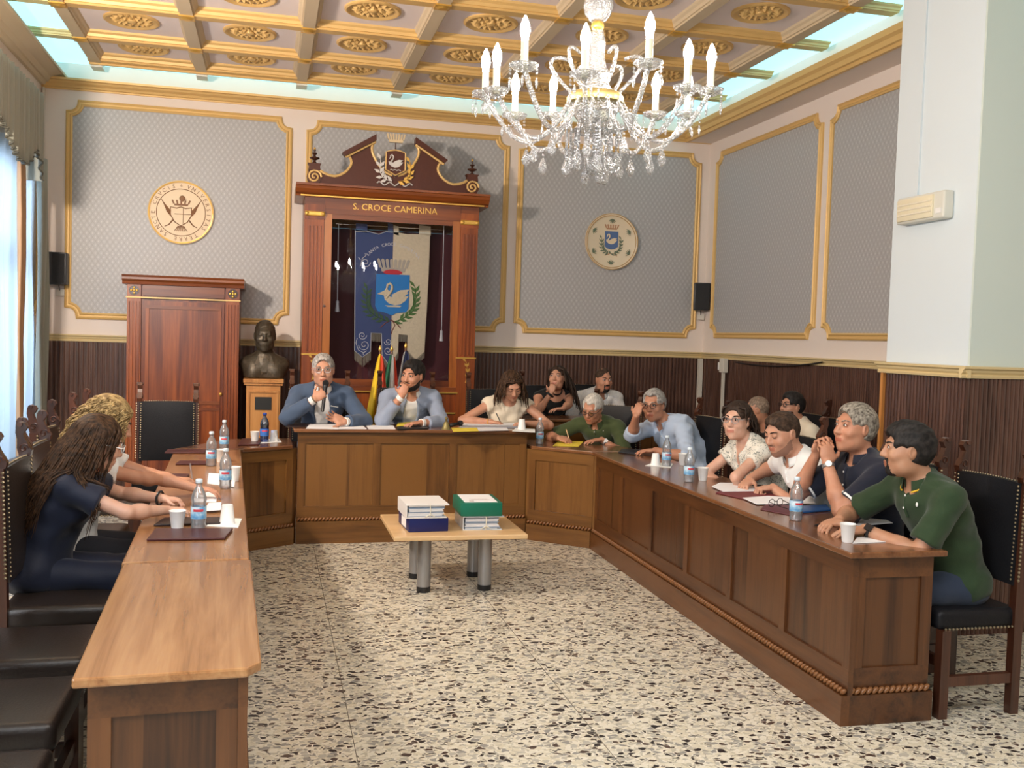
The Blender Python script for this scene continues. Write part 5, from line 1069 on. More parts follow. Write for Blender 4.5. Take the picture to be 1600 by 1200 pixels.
    if bl:
        for x in (-1, 1):
            pts = [(.050, .10), (.075, .115), (.105, .065), (.085, .045), (.10, .035), (.030, -.16), (.022, -.13), (.050, .03)]
            o3 = [g.front(*( (che + TR @ V3(x * u * s, .1, z * s))[[0, 2]] ), off=.004) for u, z in pts]
            lb_ = MB().add(o3, [tuple(range(len(o3)))] if x > 0 else [tuple(reversed(range(len(o3))))]); o = lb_.build('lapel', W_['mat'], t); m = o.modifiers.new('thickness', 'SOLIDIFY'); m.thickness = .006; m.offset = 1
        if W_.get('pocket'):
            c = che + TR @ V3(-.095 * s, 0, .0); p0 = g.front(c[0] - .03, c[2] - .005, off=.003); p1 = g.front(c[0] + .03, c[2] + .008, off=.003); MB().tube([p0, tuple((np.array(p0) + np.array(p1)) / 2 + V3(0, .002, .001)), p1], .005, 6).build('pocket_square', W_['pocket'], t)
        for q in 'RL':
            A, E, Wr = J[q]; d = nrm(Wr - E); MB().tube([tuple(Wr - d * .035), tuple(Wr - d * .005)], .034 * s, 14).build('shirt_cuff', W_['shirt'], t, 50)
    if W_.get('placket'):
        c0 = che + TR @ V3(0, 0, .11 * s); c1 = che + TR @ V3(0, 0, -.03 * s); pp = [g.front(c0[0] * (1 - i / 6) + c1[0] * i / 6, c0[2] * (1 - i / 6) + c1[2] * i / 6, off=.001) for i in range(7)]
        MB().tube(pp, .009, 6).build('placket', W_['mat'], t)
        for i in (1, 4): MB().ball((pp[i][0], pp[i][1] + .009, pp[i][2]), (.0055, .003, .0055), 8, 5).build('button', WHITEP, t, True)
    if W_.get('logo'):
        c = che + TR @ V3(-.075 * s, 0, .05 * s); p = g.front(c[0], c[2], off=.002); MB().ball(p, (.008, .003, .011), 8, 5).build('chest_emblem', W_['logo'], t, True)
    for q in 'RL':
        if W_.get('cuffband') and sl <= 1:
            A, E, Wr = J[q]; e = A + (E - A) * sl; d = nrm(E - A); r_ = (.046) * s + W_.get('loose', .013); MB().tube([tuple(e - d * .012), tuple(e - d * .001)], r_ + .0035, 20, cap=False).build('sleeve_band', W_['cuffband'], t)
    if legs:
        tr = Blob(.014); tr.ell(pel + V3(0, -.01, -.01), np.array([.178, .138, .11]) * s, None, .04)
        for x in (-1, 1):
            kn = pel + V3(x * .10, .40, .0) * s; kn[2] = seat + .055; an = V3(x * .11, kn[1] - .03, .09 + (seat - .47)); tr.cone(pel + V3(x * .085, .02, -.005) * s, kn, .088 * s, .068 * s, .04); tr.cone(kn, an, .066 * s, .05 * s, .03)
        tr.run(.003, 30); link(W_.get('bottom', 'trousers'), tr.mesh('trousers', [W_.get('legmat') or cached('dark_trousers', lambda: plain('dark_trousers', srgb(32, 34, 44), .8))]), t)
        for x in (-1, 1):
            y = pel[1] + .37 * s; z0 = seat - .47; sb = Blob(.010); sb.ell((x * .11, y + .06, z0 + .035), (.045, .125, .035), None, .02); sb.ell((x * .11, y, z0 + .06), (.045, .05, .05), None, .02); sb.cut((x * .11, y + .05, z0 + .004), (0, 0, -1), .004, .2); sb.run(); link('shoe', sb.mesh('shoe', [LEATHER]), t)
    # ---- face details
    Th = lambda p: tuple(hc + HR @ (np.array(p) * sh_))
    def hball(c, r, name, m, par): b = MB().ball((0, 0, 0), r, 10, 6); M = Matrix([list(HR[i] * sh_) + [Th(c)[i]] for i in range(3)] + [[0, 0, 0, 1]]); b.xf(M); return b.build(name, m, par, True)
    for x in (-1, 1):
        if eyes == 'open':
            e = hball((x * .031, .0865, .0115), (.0125, .0072, .0062), 'eye', EYEW, t); gx = (extra or {}).get('gaze', 0) * .004; hball((x * .031 + gx, .0925, .0113), (.0056, .0026, .0056), 'iris', EYED, e)
            MB().tube([Th((x * .031 + u * .014, .0925 - abs(u) * .006, .0125 + .0062 * (1 - u * u))) for u in (-1, -.5, 0, .5, 1)], .0019 * sh_, 5).build('eyelash', LASH, t)
        else: MB().tube([Th((x * .031 + u * .014, .0925 - abs(u) * .005, .0060 - .003 * (1 - u * u))) for u in (-1, -.5, 0, .5, 1)], .0020 * sh_, 5).build('eyelash', LASH, t)
        MB().tube([Th((x * (.013 + .037 * u), .0945 - .018 * u * u, .0285 + .006 * math.sin(PI * u * .8))) for u in (0, .25, .5, .75, 1)], [.0028 * sh_, .0036 * sh_, .0036 * sh_, .003 * sh_, .0014 * sh_], 6).build('eyebrow', HAIR[brow], t)
    if glasses:
        gl = bpy.data.objects.new('spectacles', None); COL.objects.link(gl); gl.parent = t; fmt = glasses if not isinstance(glasses, str) else SPECM
        for x in (-1, 1):
            MB().tube([Th((x * .033 + .0235 * math.cos(i * PI / 8), .108 - .004 * abs(math.cos(i * PI / 8)) - (.004 if False else 0), .008 + .0185 * math.sin(i * PI / 8))) for i in range(16)], .0021 * sh_, 6, closed=True).build('rim', fmt, gl)
            MB().add([Th((x * .033 + .022 * math.cos(i * PI / 8), .106, .008 + .017 * math.sin(i * PI / 8))) for i in range(16)], [tuple(range(16))]).build('lens', LENS, gl)
            MB().tube([Th((x * .056, .104, .014)), Th((x * .076, .085, .014)), Th((x * .083, .0, .012)), Th((x * .080, -.02, -.004))], .0022 * sh_, 6).build('temple', fmt, gl)
        MB().tube([Th((-.011, .109, .011)), Th((0, .112, .014)), Th((.011, .109, .011))], .0022 * sh_, 6).build('bridge', fmt, gl)
    # ---- hair
    H = dict(hair or {}); hm = HAIR[H.get('col', 'dark')]; st = H.get('style', 'short'); vol = H.get('vol', .008)
    hb = Blob(H.get('res', .0055)); Q = lambda c, r, k=.012, sub=False: hb.ell(hc + HR @ (np.array(c) * sh_), np.array(r) * sh_, HR, k, sub)
    if st == 'crop': Q((0, -.014, .022), (.0785, .0965, .0985))
    else: Q((0, -.014, .022), (.076 + vol, .095 + vol, .096 + vol))
    if H.get('top'): Q((0, .02, .022 + .05), (.060, .075, .045 + H['top']), .02)
    fh = H.get('line', .062); Q((0, .100, fh - .098), (H.get('fw', .066), .075, .098), .012, True); Q((0, .085, -.06), (.085, .080, .085), .012, True)
    for x in (-1, 1): Q((x * .085, .004, -.012), (.025, .026, .036), .01, True); Q((x * .080, .052, -.03), (.03, .04, .06), .01, True)
    if st in ('short', 'crop'): hb.cut(hc + HR @ (V3(0, -.04, H.get('nape', -.062)) * sh_), -HR[:, 2] + HR[:, 1] * .25, .01, .2)
    if H.get('recede'):
        for x in (-1, 1): Q((x * .036, .085, .062), (.026, .04, .03), .01, True)
    hb.run(H.get('wob', .0022), H.get('freq', 120), (1.0, .35, .5), seed=head[0]); link('hair', hb.mesh('hair', [hm]), t)
    if st in ('long', 'curly'):
        rnd = random.Random(int(abs(head[0]) * 1000)); sb = MB(); n = H.get('n', 150); ln = H.get('len', .34); ctr = hc + HR @ (V3(0, -.014, .022) * sh_); rad = np.array([.080, .099, .100]) * sh_; dn = V3(*H.get('fall', (0, -.08, -1)))
        for i in range(n):
            az = rnd.uniform(-PI, PI); el = rnd.uniform(H.get('emin', .05), 1.1) if st == 'long' else rnd.uniform(-.6, 1.5); dirl = V3(math.cos(el) * math.sin(az), -math.cos(el) * math.cos(az), math.sin(el))
            if dirl[1] > .25 and dirl[2] < .80: continue
            if st == 'curly' and dirl[1] > .55 and dirl[2] < .5: continue
            p = ctr + HR @ (dirl * rad * 1.02); L1 = ln * rnd.uniform(.75, 1.05) * (.62 if dirl[1] > -.1 and st == 'long' else 1.0); fq = rnd.uniform(.7, 1.5); m_ = 16; pts = [p]; ph = rnd.uniform(0, 6); wv = H.get('wave', .006)
            side = HR @ V3(dirl[0], dirl[1] * .5 - .3, 0) * .35
            for j in range(m_):
                f = j / m_; g_ = (dn * (.5 + .5 * f) + side * (1 - f) * (1.0 if st == 'long' else 1.6)); u = HR.T @ ((p - ctr)) / rad; r_ = np.linalg.norm(u)
                nn = nrm(HR @ (u / rad)); gg = nrm(g_)
                if r_ < 1.12 and gg @ nn < 0: gg = nrm(gg - nn * (gg @ nn))
                p = p + gg * L1 / m_; u = HR.T @ (p - ctr) / rad; r_ = np.linalg.norm(u)
                if r_ < 1.03: p = ctr + HR @ (u / r_ * 1.03 * rad)
                v_ = HR.T @ (p - hc)
                if v_[1] > .03 * sh_ and abs(v_[0]) < .078 * sh_ and v_[2] < .085 * sh_: v_[0] = (.078 if (v_[0] > 0 or (v_[0] == 0 and dirl[0] > 0)) else -.078) * sh_; v_[1] = min(v_[1], .055 * sh_); p = hc + HR @ v_
                for _ in range(3):
                    if float(g.val(p)) < .008: p = p + V3(0, -.006, .004) if p[1] < nek[1] else p + V3(0, .006, .004)
                q = p + (HR[:, 0] * math.sin(ph + j * (.8 if st == 'long' else fq)) + HR[:, 1] * math.cos(ph * 1.3 + j * (.7 if st == 'long' else fq))) * wv * min(1, j / 3); pts.append(q)
            w0 = H.get('w', .0085) * rnd.uniform(.7, 1.2); sb.tube([tuple(v) for v in pts], [w0 * (.75 + .25 * min(1, j / 3)) * (1 - .75 * (j / m_) ** 2) for j in range(m_ + 1)], 5)
        so = sb.build('hair_locks', hm, t, True); so['kind'] = 'stuff'
    return dict(t=t, J=J, base=base, RW=RW, hc=hc, HR=HR, s=sh_, g=g, nek=nek, che=che, TR=TR, tips=tips, w=lambda p: base + RW @ np.asarray(p))
def watch(pr, q, face, strap, sq=False, off=.03):
    A, E, W = pr['J'][q]; d = nrm(W - E); c = W - d * off; r = .031; wt = bpy.data.objects.new('wristwatch', None); COL.objects.link(wt); wt.parent = pr['t']
    MB().tube([tuple(c - d * .009), tuple(c + d * .009)], r, 18, cap=False).build('strap', strap, wt, True).modifiers.new('thickness', 'SOLIDIFY').thickness = .003
    cam_l = pr['RW'].T @ (np.array([0, 0, 1.6]) - pr['w'](c)); n = nrm(cam_l); n = nrm(n - d * (n @ d)); n = nrm(n + V3(0, 0, .6)); n = nrm(n - d * (n @ d)); s_ = np.cross(n, d); p = c + n * (r + .002)
    P = [(.017, .015), (-.017, .015), (-.017, -.015), (.017, -.015)] if sq else [(.016 * math.cos(i * PI / 8), .016 * math.sin(i * PI / 8)) for i in range(16)]
    MB().prism(P, -.003, .005, lambda u, v, tt: tuple(p + d * u + s_ * v + n * tt)).build('dial', face, wt)
# ================================================================ THE PEOPLE
def fab(name, c, bump=.12, sc=250, rough=.85): return plain(name, c, rough, 0, bump, sc, sheen=.15)
DOWN = (0, 0, -1)
def spotted(name, base, spot):
    m, nt, b = new_mat(name); tc = N(nt, 'ShaderNodeTexCoord'); v = N(nt, 'ShaderNodeTexNoise', ins={'Scale': 62.0, 'Detail': 3.0, 'Distortion': 1.2}); L(nt, tc.outputs['Object'], v.inputs['Vector'])
    r = ramp(nt, [(.0, base), (.575, base), (.60, spot), (.66, spot), (.70, base)]); L(nt, v.outputs['Fac'], r.inputs[0]); L(nt, r.outputs[0], b.inputs['Base Color']); b.inputs['Roughness'].default_value = .8; return m
OLIVE = fab('olive_pique', srgb(64, 76, 40)); GREEND = fab('dark_green_pique', srgb(31, 54, 25)); NAVY = fab('navy_pique', srgb(14, 20, 40)); WHITEF = fab('white_cotton', srgb(232, 232, 230)); SKYB = fab('light_blue_cotton', srgb(176, 193, 216), .15, 120); CREAMF = fab('ivory_crepe', srgb(226, 214, 192)); BLACKF = fab('black_jersey', srgb(12, 12, 14)); BLAZ = fab('slate_blue_blazer', srgb(66, 84, 110), .2, 300); BLAZ2 = fab('pale_blue_linen_blazer', srgb(142, 154, 176), .25, 260); NAVYD = fab('navy_dress', srgb(8, 20, 46), .1, 60, .7); FLOR = spotted('floral_print', srgb(226, 222, 210), srgb(92, 104, 98)); JEAN = fab('blue_jeans', srgb(28, 42, 64)); STRIPE = plain('yellow_stripe', srgb(226, 180, 40), .7)
R1 = .0062
# raised desk
p_mic = person('person in slate blue blazer speaking into a microphone at the raised desk', onY(505, 578, 7.86), .58, 180, look=(-4, 4, 2), hs=1.08, scale=1.0, res=R1, tone='tan', brow='silver', glasses=STEEL,
    arms={'R': (onY(491, 624, 7.66), (.75, .1, .55), (.35, .9, -.1), (62, 70, 40), (-1, .2, -.8)), 'L': (onY(538, 659, 7.60), (-.85, -.15, .35), (-.3, -.7, .35), (14, 18, 12), (1, .2, -.6))},
    wear=dict(mat=BLAZ, shirt=WHITEF, blazer=True, sleeve=1.84, inf=.02, loose=.019, name='blazer', pocket=WHITEF, gap=.5), hair=dict(col='grey', vol=.008, top=.004, line=.084, wob=.0012))
p_beard = person('person in pale blue blazer with one hand over the mouth', onY(645, 587, 7.9), .58, 180, look=(-38, 6, -4), hs=1.06, res=R1, tone='warm', beard='full', extra=dict(beardcol='black'), brow='black',
    arms={'R': (onY(628, 619, 7.70), (.2, .12, .95), (.35, .93, 0), (60, 66, 42), (-.6, -.3, -1)), 'L': (onY(657, 661, 7.62), (-.9, -.3, -.05), DOWN, (22, 26, 18), (1, .2, -.5))},
    wear=dict(mat=BLAZ2, shirt=WHITEF, blazer=True, sleeve=1.72, inf=.02, loose=.020, name='blazer', gap=.6), hair=dict(col='black', vol=.012, top=.012, line=.076))
p_wh = person('person in ivory blouse bent over writing at the raised desk', onY(800, 602, 7.84), .58, 180, look=(4, 36, 8), female=True, res=R1, tone='tan', eyes='closed', scale=.97,
    arms={'R': (onZ(768, 659, .905), (.9, -.35, -.1), DOWN, (34, 42, 28), (-1, .1, -.25)), 'L': (onZ(822, 661, .905), (-.9, -.35, 0), DOWN, (28, 32, 20), (1, .1, -.3))},
    wear=dict(mat=CREAMF, sleeve=.16, inf=.012, loose=.024, name='blouse', neck=(.05, .04), wob=.004), jaw=.88, hair=dict(style='long', col='brown', len=.27, n=260, w=.0065, line=.078, vol=.007, fall=(0, .12, -1), wave=.004))
# second row
p_bk = person('person in black top resting chin on fist in second row', onY(871, 590, 8.8), .58, 180, look=(-34, -6, 0), female=True, res=.0072, tone='tan', scale=.95,
    arms={'R': (onY(861, 614, 8.66), (.25, .15, .95), (.5, .8, 0), (68, 75, 45), (-.6, -.3, -1)), 'L': (onZ(872, 652, .925), (-1, -.1, -.05), DOWN, (16, 20, 14), (1, .1, -.4))},
    wear=dict(mat=BLACKF, sleeve=0, inf=.006, name='top', neck=(.085, .085), vneck=False), jaw=.86, hair=dict(style='long', col='dark', len=.40, n=220, w=.007, line=.080, vol=.008, fall=(-.15, .05, -1), wave=.004))
p_ws = person('person in white shirt sitting upright in the second row', onY(943, 594, 9.05), .58, 180, look=(6, 4, 0), res=.0072, tone='warm', beard='goat', extra=dict(beardcol='black'), brow='black', wear=dict(mat=spotted('fine_print_white', srgb(240, 238, 234), srgb(214, 214, 218)), sleeve=.8, collar=WHITEF, gap=.55), hair=dict(style='crop', col='cbrown', line=.080))
# slanted desk and right row
p_ol = person('person in olive polo writing on yellow paper', onY(926, 638, 7.66), .46, 140, look=(-6, 26, -8), hs=1.04, scale=.95, res=R1, tone='warm', glasses='dark', brow='silver', eyes='closed', bulk=1.06,
    arms={'R': (onZ(872, 684, .795), (.75, -.55, -.2), (.2, .3, -.9), (38, 42, 26), (-.9, .4, -.4)), 'L': (onZ(940, 687, .79), (-.93, -.25, -.05), DOWN, (10, 14, 10), (1, .0, -.3))},
    wear=dict(mat=OLIVE, sleeve=.85, collar=OLIVE, placket=True, logo=SILV, loose=.02), hair=dict(col='white', vol=.010, line=.078, recede=True, wob=.0014))
watch(p_ol, 'L', WHITEP, STEEL)
p_lb = person('person in light blue shirt raising a hand to dark glasses', onY(1022, 633, 7.14), .46, 106, sidelean=17, look=(30, 6, 4), hs=1.06, scale=.98, res=R1, tone='warm', glasses='dark', brow='silver',
    arms={'R': (onY(994, 650, 6.98), (.30, .15, .92), (.75, .5, 0), (48, 55, 35), (-.5, .5, -1)), 'L': (onZ(1024, 704, .79), (-.95, .2, -.05), DOWN, (14, 18, 12), (.6, -.6, -.5))},
    wear=dict(mat=SKYB, sleeve=1.25, collar=SKYB, loose=.022, inf=.016, wob=.004, placket=True, gap=.5), hair=dict(col='grey', vol=.011, line=.082, top=.004, recede=True, wob=.0014))
p_fl = person('person with glasses in floral blouse, arms lowered behind the desk', onX(1152, 657, 2.86), .46, 90, look=(38, 0, 0), female=True, hs=1.04, scale=.95, res=R1, tone='light', glasses=STEEL,
    arms={'L': (V3(2.88, 5.40, .64), (-.7, .6, -.3), DOWN, (20, 24, 16), (-1, -.5, -.3)), 'R': (V3(2.88, 5.60, .64), (-.7, -.6, -.3), DOWN, (20, 24, 16), (-1, .5, -.3))},
    wear=dict(mat=FLOR, sleeve=.42, loose=.026, inf=.014, name='blouse', neck=(.055, .06), vneck=True, wob=.004), hair=dict(style='long', col='dark', len=.20, n=130, vol=.012, fall=(0, -.05, -1), wave=.003, line=.074), jaw=.86)
p_wp = person('person in white polo looking down at papers', onX(1223, 677, 2.79), .46, 90, look=(12, 16, 0), hs=1.04, scale=.98, res=.0055, tone='tan', beard='full', eyes='closed', bulk=1.05,
    arms={'L': (onZ(1208, 762, .79), (-1, .15, -.1), DOWN, (62, 72, 40), (.3, -.8, -.7)), 'R': (onZ(1172, 748, .81), (-.75, -.5, -.4), (.2, 0, -1), (38, 46, 28), (.3, .9, -.2))},
    wear=dict(mat=WHITEF, sleeve=.80, collar=WHITEF, placket=True, loose=.022), hair=dict(style='crop', col='cbrown', line=.080, top=.006))
p_nv = person('person in navy polo with hands clasped before the mouth', onX(1336, 669, 2.90), .46, 90, look=(6, -4, 0), hs=1.04, scale=.99, res=.0055, tone='warm', brow='silver', bulk=1.05,
    arms={'L': (onX(1293, 724, 2.74), (.10, .28, .95), (.15, 1, 0), (48, 62, 40), (-.4, -.35, -1)), 'R': (onX(1291, 716, 2.76) + V3(0, .10, 0), (.10, -.28, .95), (.15, -1, 0), (48, 62, 40), (-.4, .5, -1))},
    wear=dict(mat=NAVY, sleeve=.80, collar=NAVY, placket=True, loose=.02, cuffband=WHITEP), hair=dict(col='silver', vol=.012, top=.008, line=.082, wob=.0012))
watch(p_nv, 'L', WHITEP, STEEL, off=.015)
p_gr = person('person in dark green polo leaning on the near desk end', onX(1419, 703, 2.81), .46, 90, look=(-24, 0, 0), hs=1.04, scale=.98, res=.0055, tone='olive', beard='goat', extra=dict(beardcol='black'), brow='black', bulk=1.10,
    arms={'L': (onZ(1352, 827, .787), (-1, .12, -.12), DOWN, (12, 16, 10), (.5, -.75, -.25)), 'R': (onZ(1312, 812, .80), (-.95, -.25, -.2), DOWN, (26, 32, 22), (.5, .9, -.2))},
    wear=dict(mat=GREEND, sleeve=.80, collar=GREEND, piping=STRIPE, placket=True, logo=WHITEP, loose=.022, legmat=JEAN), hair=dict(col='black', vol=.013, top=.014, line=.074, wob=.003))
watch(p_gr, 'L', plain('watch_screen', (.01, .01, .012), .15), BLACKP, True, .02)
# against the right wall
person('person in black shirt sitting by the right wall', onX(1183, 640, 3.98), .46, 90, look=(-28, 6, 0), res=.0072, tone='warm', scale=.93, wear=dict(mat=BLACKF, sleeve=.8), hair=dict(style='crop', col='crop', line=.07))
person('person with thick black glasses and cream shirt by right wall', onX(1238, 635, 4.02), .46, 90, look=(8, -4, 0), res=.0072, tone='tan', scale=.93, glasses='dark', brow='black', wear=dict(mat=CREAMF, sleeve=.8, collar=CREAMF), hair=dict(col='black', vol=.010, top=.012, line=.074))
# left row
p_br = person('person in navy dress leaning on the left desk', onX(152, 693, -.72), .46, -90, look=(20, 17, 4), female=True, jaw=.88, scale=.885, hs=1.11, res=.0055, tone='light', eyes='closed', glasses=WHITEP,
    arms={'R': (onZ(262, 797, .79), (.92, .35, -.05), DOWN, (30, 36, 24), (-.1, -1, -.2)), 'L': (onZ(256, 779, .80), (.95, -.1, -.1), DOWN, (45, 52, 30), (-.1, .9, -.3))},
    wear=dict(mat=NAVYD, sleeve=.55, loose=.034, inf=.016, name='dress', wob=.005, freq=28, legmat=NAVYD, bottom='skirt'), hair=dict(style='long', col='brown', len=.50, n=1000, vol=.016, fall=(.0, -.30, -1), wave=.005, w=.0042, emin=-.45), bulk=1.22)
p_bl = person('person in white blouse holding a pen at the left desk', onX(170, 660, -.74), .46, -90, look=(8, 22, 0), female=True, jaw=.88, scale=.92, hs=1.08, res=.006, tone='tan', eyes='closed',
    arms={'R': (onZ(296, 756, .80), (.95, .1, .05), (.1, .2, -1), (34, 42, 28), (-.1, -.9, -.2)), 'L': (onZ(316, 766, .79), (.95, -.3, -.05), DOWN, (18, 22, 14), (-.1, .9, -.3))},
    wear=dict(mat=WHITEF, sleeve=.5, loose=.026, inf=.014, name='blouse', wob=.004), hair=dict(style='curly', col='blonde', len=.22, n=900, vol=.018, wave=.015, w=.0036, fall=(0, -.1, -.75)), bulk=1.1)
# jewellery that shows
def ring_on(pr, name, q, off, r, m, th=.004):
    A, E, W = pr['J'][q]; d = nrm(W - E); c = W - d * off; u = nrm(np.cross(d, V3(0, 0, 1))); v = np.cross(d, u)
    return MB().tube([tuple(c + (u * math.cos(i * PI / 10) + v * math.sin(i * PI / 10)) * r) for i in range(20)], th, 6, closed=True).build(name, m, pr['t'])
ring_on(p_br, 'bracelet', 'L', .02, .031, BLACKP, .006); ring_on(p_bk, 'bracelet', 'R', .02, .032, BLACKP, .012); ring_on(p_mic, 'bracelet', 'R', .0, .031, BRASS, .004); ring_on(p_wh, 'bracelet', 'R', .03, .028, GOLDB, .003)
b = p_bl['tips']['R'][0][0]; MB().ball(tuple(b + V3(0, -.01, .02)), (.016, .012, .016), 10, 6).build('ring_stone', WHITEP, p_bl['t'], True)
hcx, HRx, sx = p_bk['hc'], p_bk['HR'], p_bk['s']; nk = p_bk['nek']; MB().tube([tuple(nk + p_bk['TR'] @ V3(.058 * math.cos(i * PI / 10), .060 * math.sin(i * PI / 10) + .012, .045 + .01 * -math.sin(i * PI / 10))) for i in range(20)], .007, 6, closed=True).build('choker', BLACKF, p_bk['t'])
# ---- bronze bust on the pedestal
BRONZE = plain('dark_bronze', srgb(84, 74, 60), .40, .4, .2, 40, var=.25)
bt = thing('bronze_bust', 'dark bronze bust of a man in suit and tie on pedestal', 'bust', (-.04, 9.55, 1.15), PI)
bb = Blob(.008); hcB = V3(0, .03, .40); T_ = head_prims(bb, hcB, rotm(0, 2, 0), 1.24); bb.cone((0, 0, .17), hcB + V3(0, -.03, -.08), .075, .07, .03); bb.ell((0, -.01, .10), (.20, .11, .15), None, .05)
for x in (-1, 1): bb.cone((0, -.01, .19), (x * .17, -.01, .135), .06, .065, .04); bb.ell((x * .10, .01, .05), (.09, .1, .13), None, .04)
bb.ell((0, .0, -.06), (.12, .09, .1), None, .04); bb.cut((0, 0, .0), (0, 0, -1), .004, .4)
for x in (-1, 1): bb.cut((x * .215, 0, .06), (x, 0, -.55), .01, .2)
bb.run(); link('bust_body', bb.mesh('bust_body', [BRONZE]), bt)
hb = Blob(.008); hb.ell(hcB + V3(0, -.02, .034), (.098, .120, .122), None, .01); hb.ell(hcB + V3(0, .125, -.03), (.085, .095, .125), None, .01, True); hb.ell(hcB + V3(0, .10, -.09), (.11, .10, .11), None, .01, True); hb.cut(hcB + V3(0, -.05, -.07), (0, .2, -1), .01, .25); hb.run(.002, 90); link('hair', hb.mesh('hair', [BRONZE]), bt)
for x in (-1, 1):
    lp_ = [(.02, .235), (.055, .225), (.105, .15), (.09, .13), (.02, .03), (.012, .06), (.045, .15)]; P_ = [bb.front(x * u, z, off=.004) for u, z in lp_]; o = MB().add(P_, [tuple(range(len(P_)))]).build('lapel', BRONZE, bt); o.modifiers.new('thickness', 'SOLIDIFY').thickness = .008
P_ = [bb.front(u, z, off=.004) for u, z in ((-.014, .19), (.014, .19), (.02, .17), (.022, .06), (0, .04), (-.022, .06), (-.02, .17))]; o = MB().add(P_, [tuple(range(len(P_)))]).build('necktie', BRONZE, bt); o.modifiers.new('thickness', 'SOLIDIFY').thickness = .012
# ================================================================ THINGS ON THE DESKS
ZR, ZC = .75, .872
LBL, lnt, lb_ = new_mat('blue_bottle_label')
_tc = N(lnt, 'ShaderNodeTexCoord'); _n = N(lnt, 'ShaderNodeTexNoise', ins={'Scale': 28.0, 'Detail': 2.0}); L(lnt, _tc.outputs['Object'], _n.inputs['Vector']); _r = ramp(lnt, [(.35, srgb(86, 152, 206)), (.5, srgb(150, 196, 226)), (.65, srgb(222, 234, 242))]); L(lnt, _n.outputs['Fac'], _r.inputs[0]); L(lnt, _r.outputs[0], lb_.inputs['Base Color'])
WATER = frost(glassy('still_water', (.95, .98, 1), .93, .02, 1.33), .15); BLUEG = glassy('blue_clear_plastic', (.28, .48, .92), .85); CAPW = plain('bottle_cap', srgb(214, 228, 238), .4); CAPB = plain('blue_cap', srgb(30, 60, 150), .4); REDL = plain('label_red', srgb(206, 60, 70), .5)
def bottle_proto(gl, cap, lab):
    t = thing('water_bottle', 'x', 'bottle')
    pr = [(.0, .004), (.018, .0), (.029, .003), (.0315, .012), (.030, .03), (.0315, .045), (.0312, .10), (.029, .112), (.0318, .125), (.031, .138), (.027, .155), (.019, .172), (.0125, .183), (.0115, .19), (.0115, .196), (.014, .197), (.014, .2)]
    MB().lathe(pr, 20).build('bottle_body', gl, t, 50)
    MB().lathe([(0, .006), (.027, .006), (.0285, .02), (.0285, .065), (0, .065)], 18).build('water', WATER, t, 50)
    l = MB().lathe([(.0322, .048), (.0325, .05), (.0325, .098), (.0322, .1)], 24).build('label', lab, t, True); MB().lathe([(.0328, .080), (.0329, .081), (.0329, .089), (.0328, .09)], 8, (0, 0, 0), 'Z', 1.3).build('label_mark', REDL, l)
    MB().lathe([(0, .215), (.0125, .215), (.0145, .212), (.0145, .199), (.0135, .198)], 16).build('cap', cap, t, 50); return t
bw, bbq = bottle_proto(GLASS, CAPW, LBL), bottle_proto(BLUEG, CAPB, plain('deep_blue_label', srgb(56, 110, 190), .5))
ub = set()
def bottle(pr, label, px, py, z=ZR, rz=-2.2, sc=1.0):
    o = pr if pr not in ub else copy_tree(pr); ub.add(pr); p = onZ(px, py, z); o.location = (p[0], p[1], z); o.rotation_euler = (0, 0, rz); o.scale = (sc, sc, sc); o['label'] = label; o['category'] = 'bottle'; o['group'] = 'small water bottles'
    return o
bottle(bw, 'clear water bottle nearest the camera on the left desk', 310, 827); bottle(bw, 'clear water bottle standing among the papers before the white blouse person', 352, 763); bottle(bw, 'clear water bottle just beyond the white blouse person hand with pen', 330, 728); bottle(bw, 'clear water bottle farthest from the camera on the left desk', 350, 704)
bottle(bbq, 'dark blue water bottle on the left slanted desk', 413, 691, sc=1.05); bottle(bw, 'clear water bottle beside the hands of dark green polo person', 1243, 813); bottle(bw, 'clear water bottle before the person in floral blouse', 1076, 753); bottle(bw, 'clear water bottle before the person in light blue shirt', 1041, 729); bottle(bw, 'clear water bottle at the corner left of olive polo person', 843, 694)
cup = MB().lathe([(0, .002), (.0225, .0), (.024, .004), (.033, .078), (.035, .080), (.035, .082), (.0325, .081), (.0235, .006), (0, .005)], 24).mesh('paper_cup', plain('white_cup_plastic', srgb(240, 240, 238), .45), 40)
def mkcup(label, px, py, z=ZR, inv=False):
    p = onZ(px, py, z + (.0015 if inv else 0)); o = link('plastic_cup', cup); o.location = (p[0], p[1], z + (.084 if inv else 0) + .0006); o.rotation_euler = (PI if inv else 0, 0, 0); return tag(o, label, 'cup', 'white plastic cups')
mkcup('white plastic cup beside the nearest left bottle', 277, 828); mkcup('upturned white cup on a napkin on the left desk', 355, 818, inv=True); mkcup('white cup behind the bottle among papers on left desk', 366, 752); mkcup('white cup beside the far bottle pair on the left desk', 345, 722); mkcup('white plastic cup left of the dark blue bottle', 398, 691); mkcup('upturned white cup right of the dark blue bottle', 428, 689, inv=True)
mkcup('white plastic cup at the near end of the right desk', 1324, 847); mkcup('white cup right of the bottle before the floral blouse', 1098, 751); mkcup('upturned white cup on a napkin before light blue shirt', 1024, 727, inv=True); mkcup('white cup between the two middle bottles of right desk', 1067, 727); mkcup('upturned white cup on the right end of the raised desk', 815, 671, ZC, True)
def flat(name, label, cat, px, m, z=ZR, th=.002, lift=.0008, group=None, parts=None):
    P = [onZ(x, y, z) for x, y in px]; c = np.mean(P, 0); t_ = MB().prism([(p[0] - c[0], p[1] - c[1]) for p in P], lift, lift + th, lambda u, v, s: (u, v, s)).build(name, m); t_.location = (c[0], c[1], z); return tag(t_, label, cat, group)
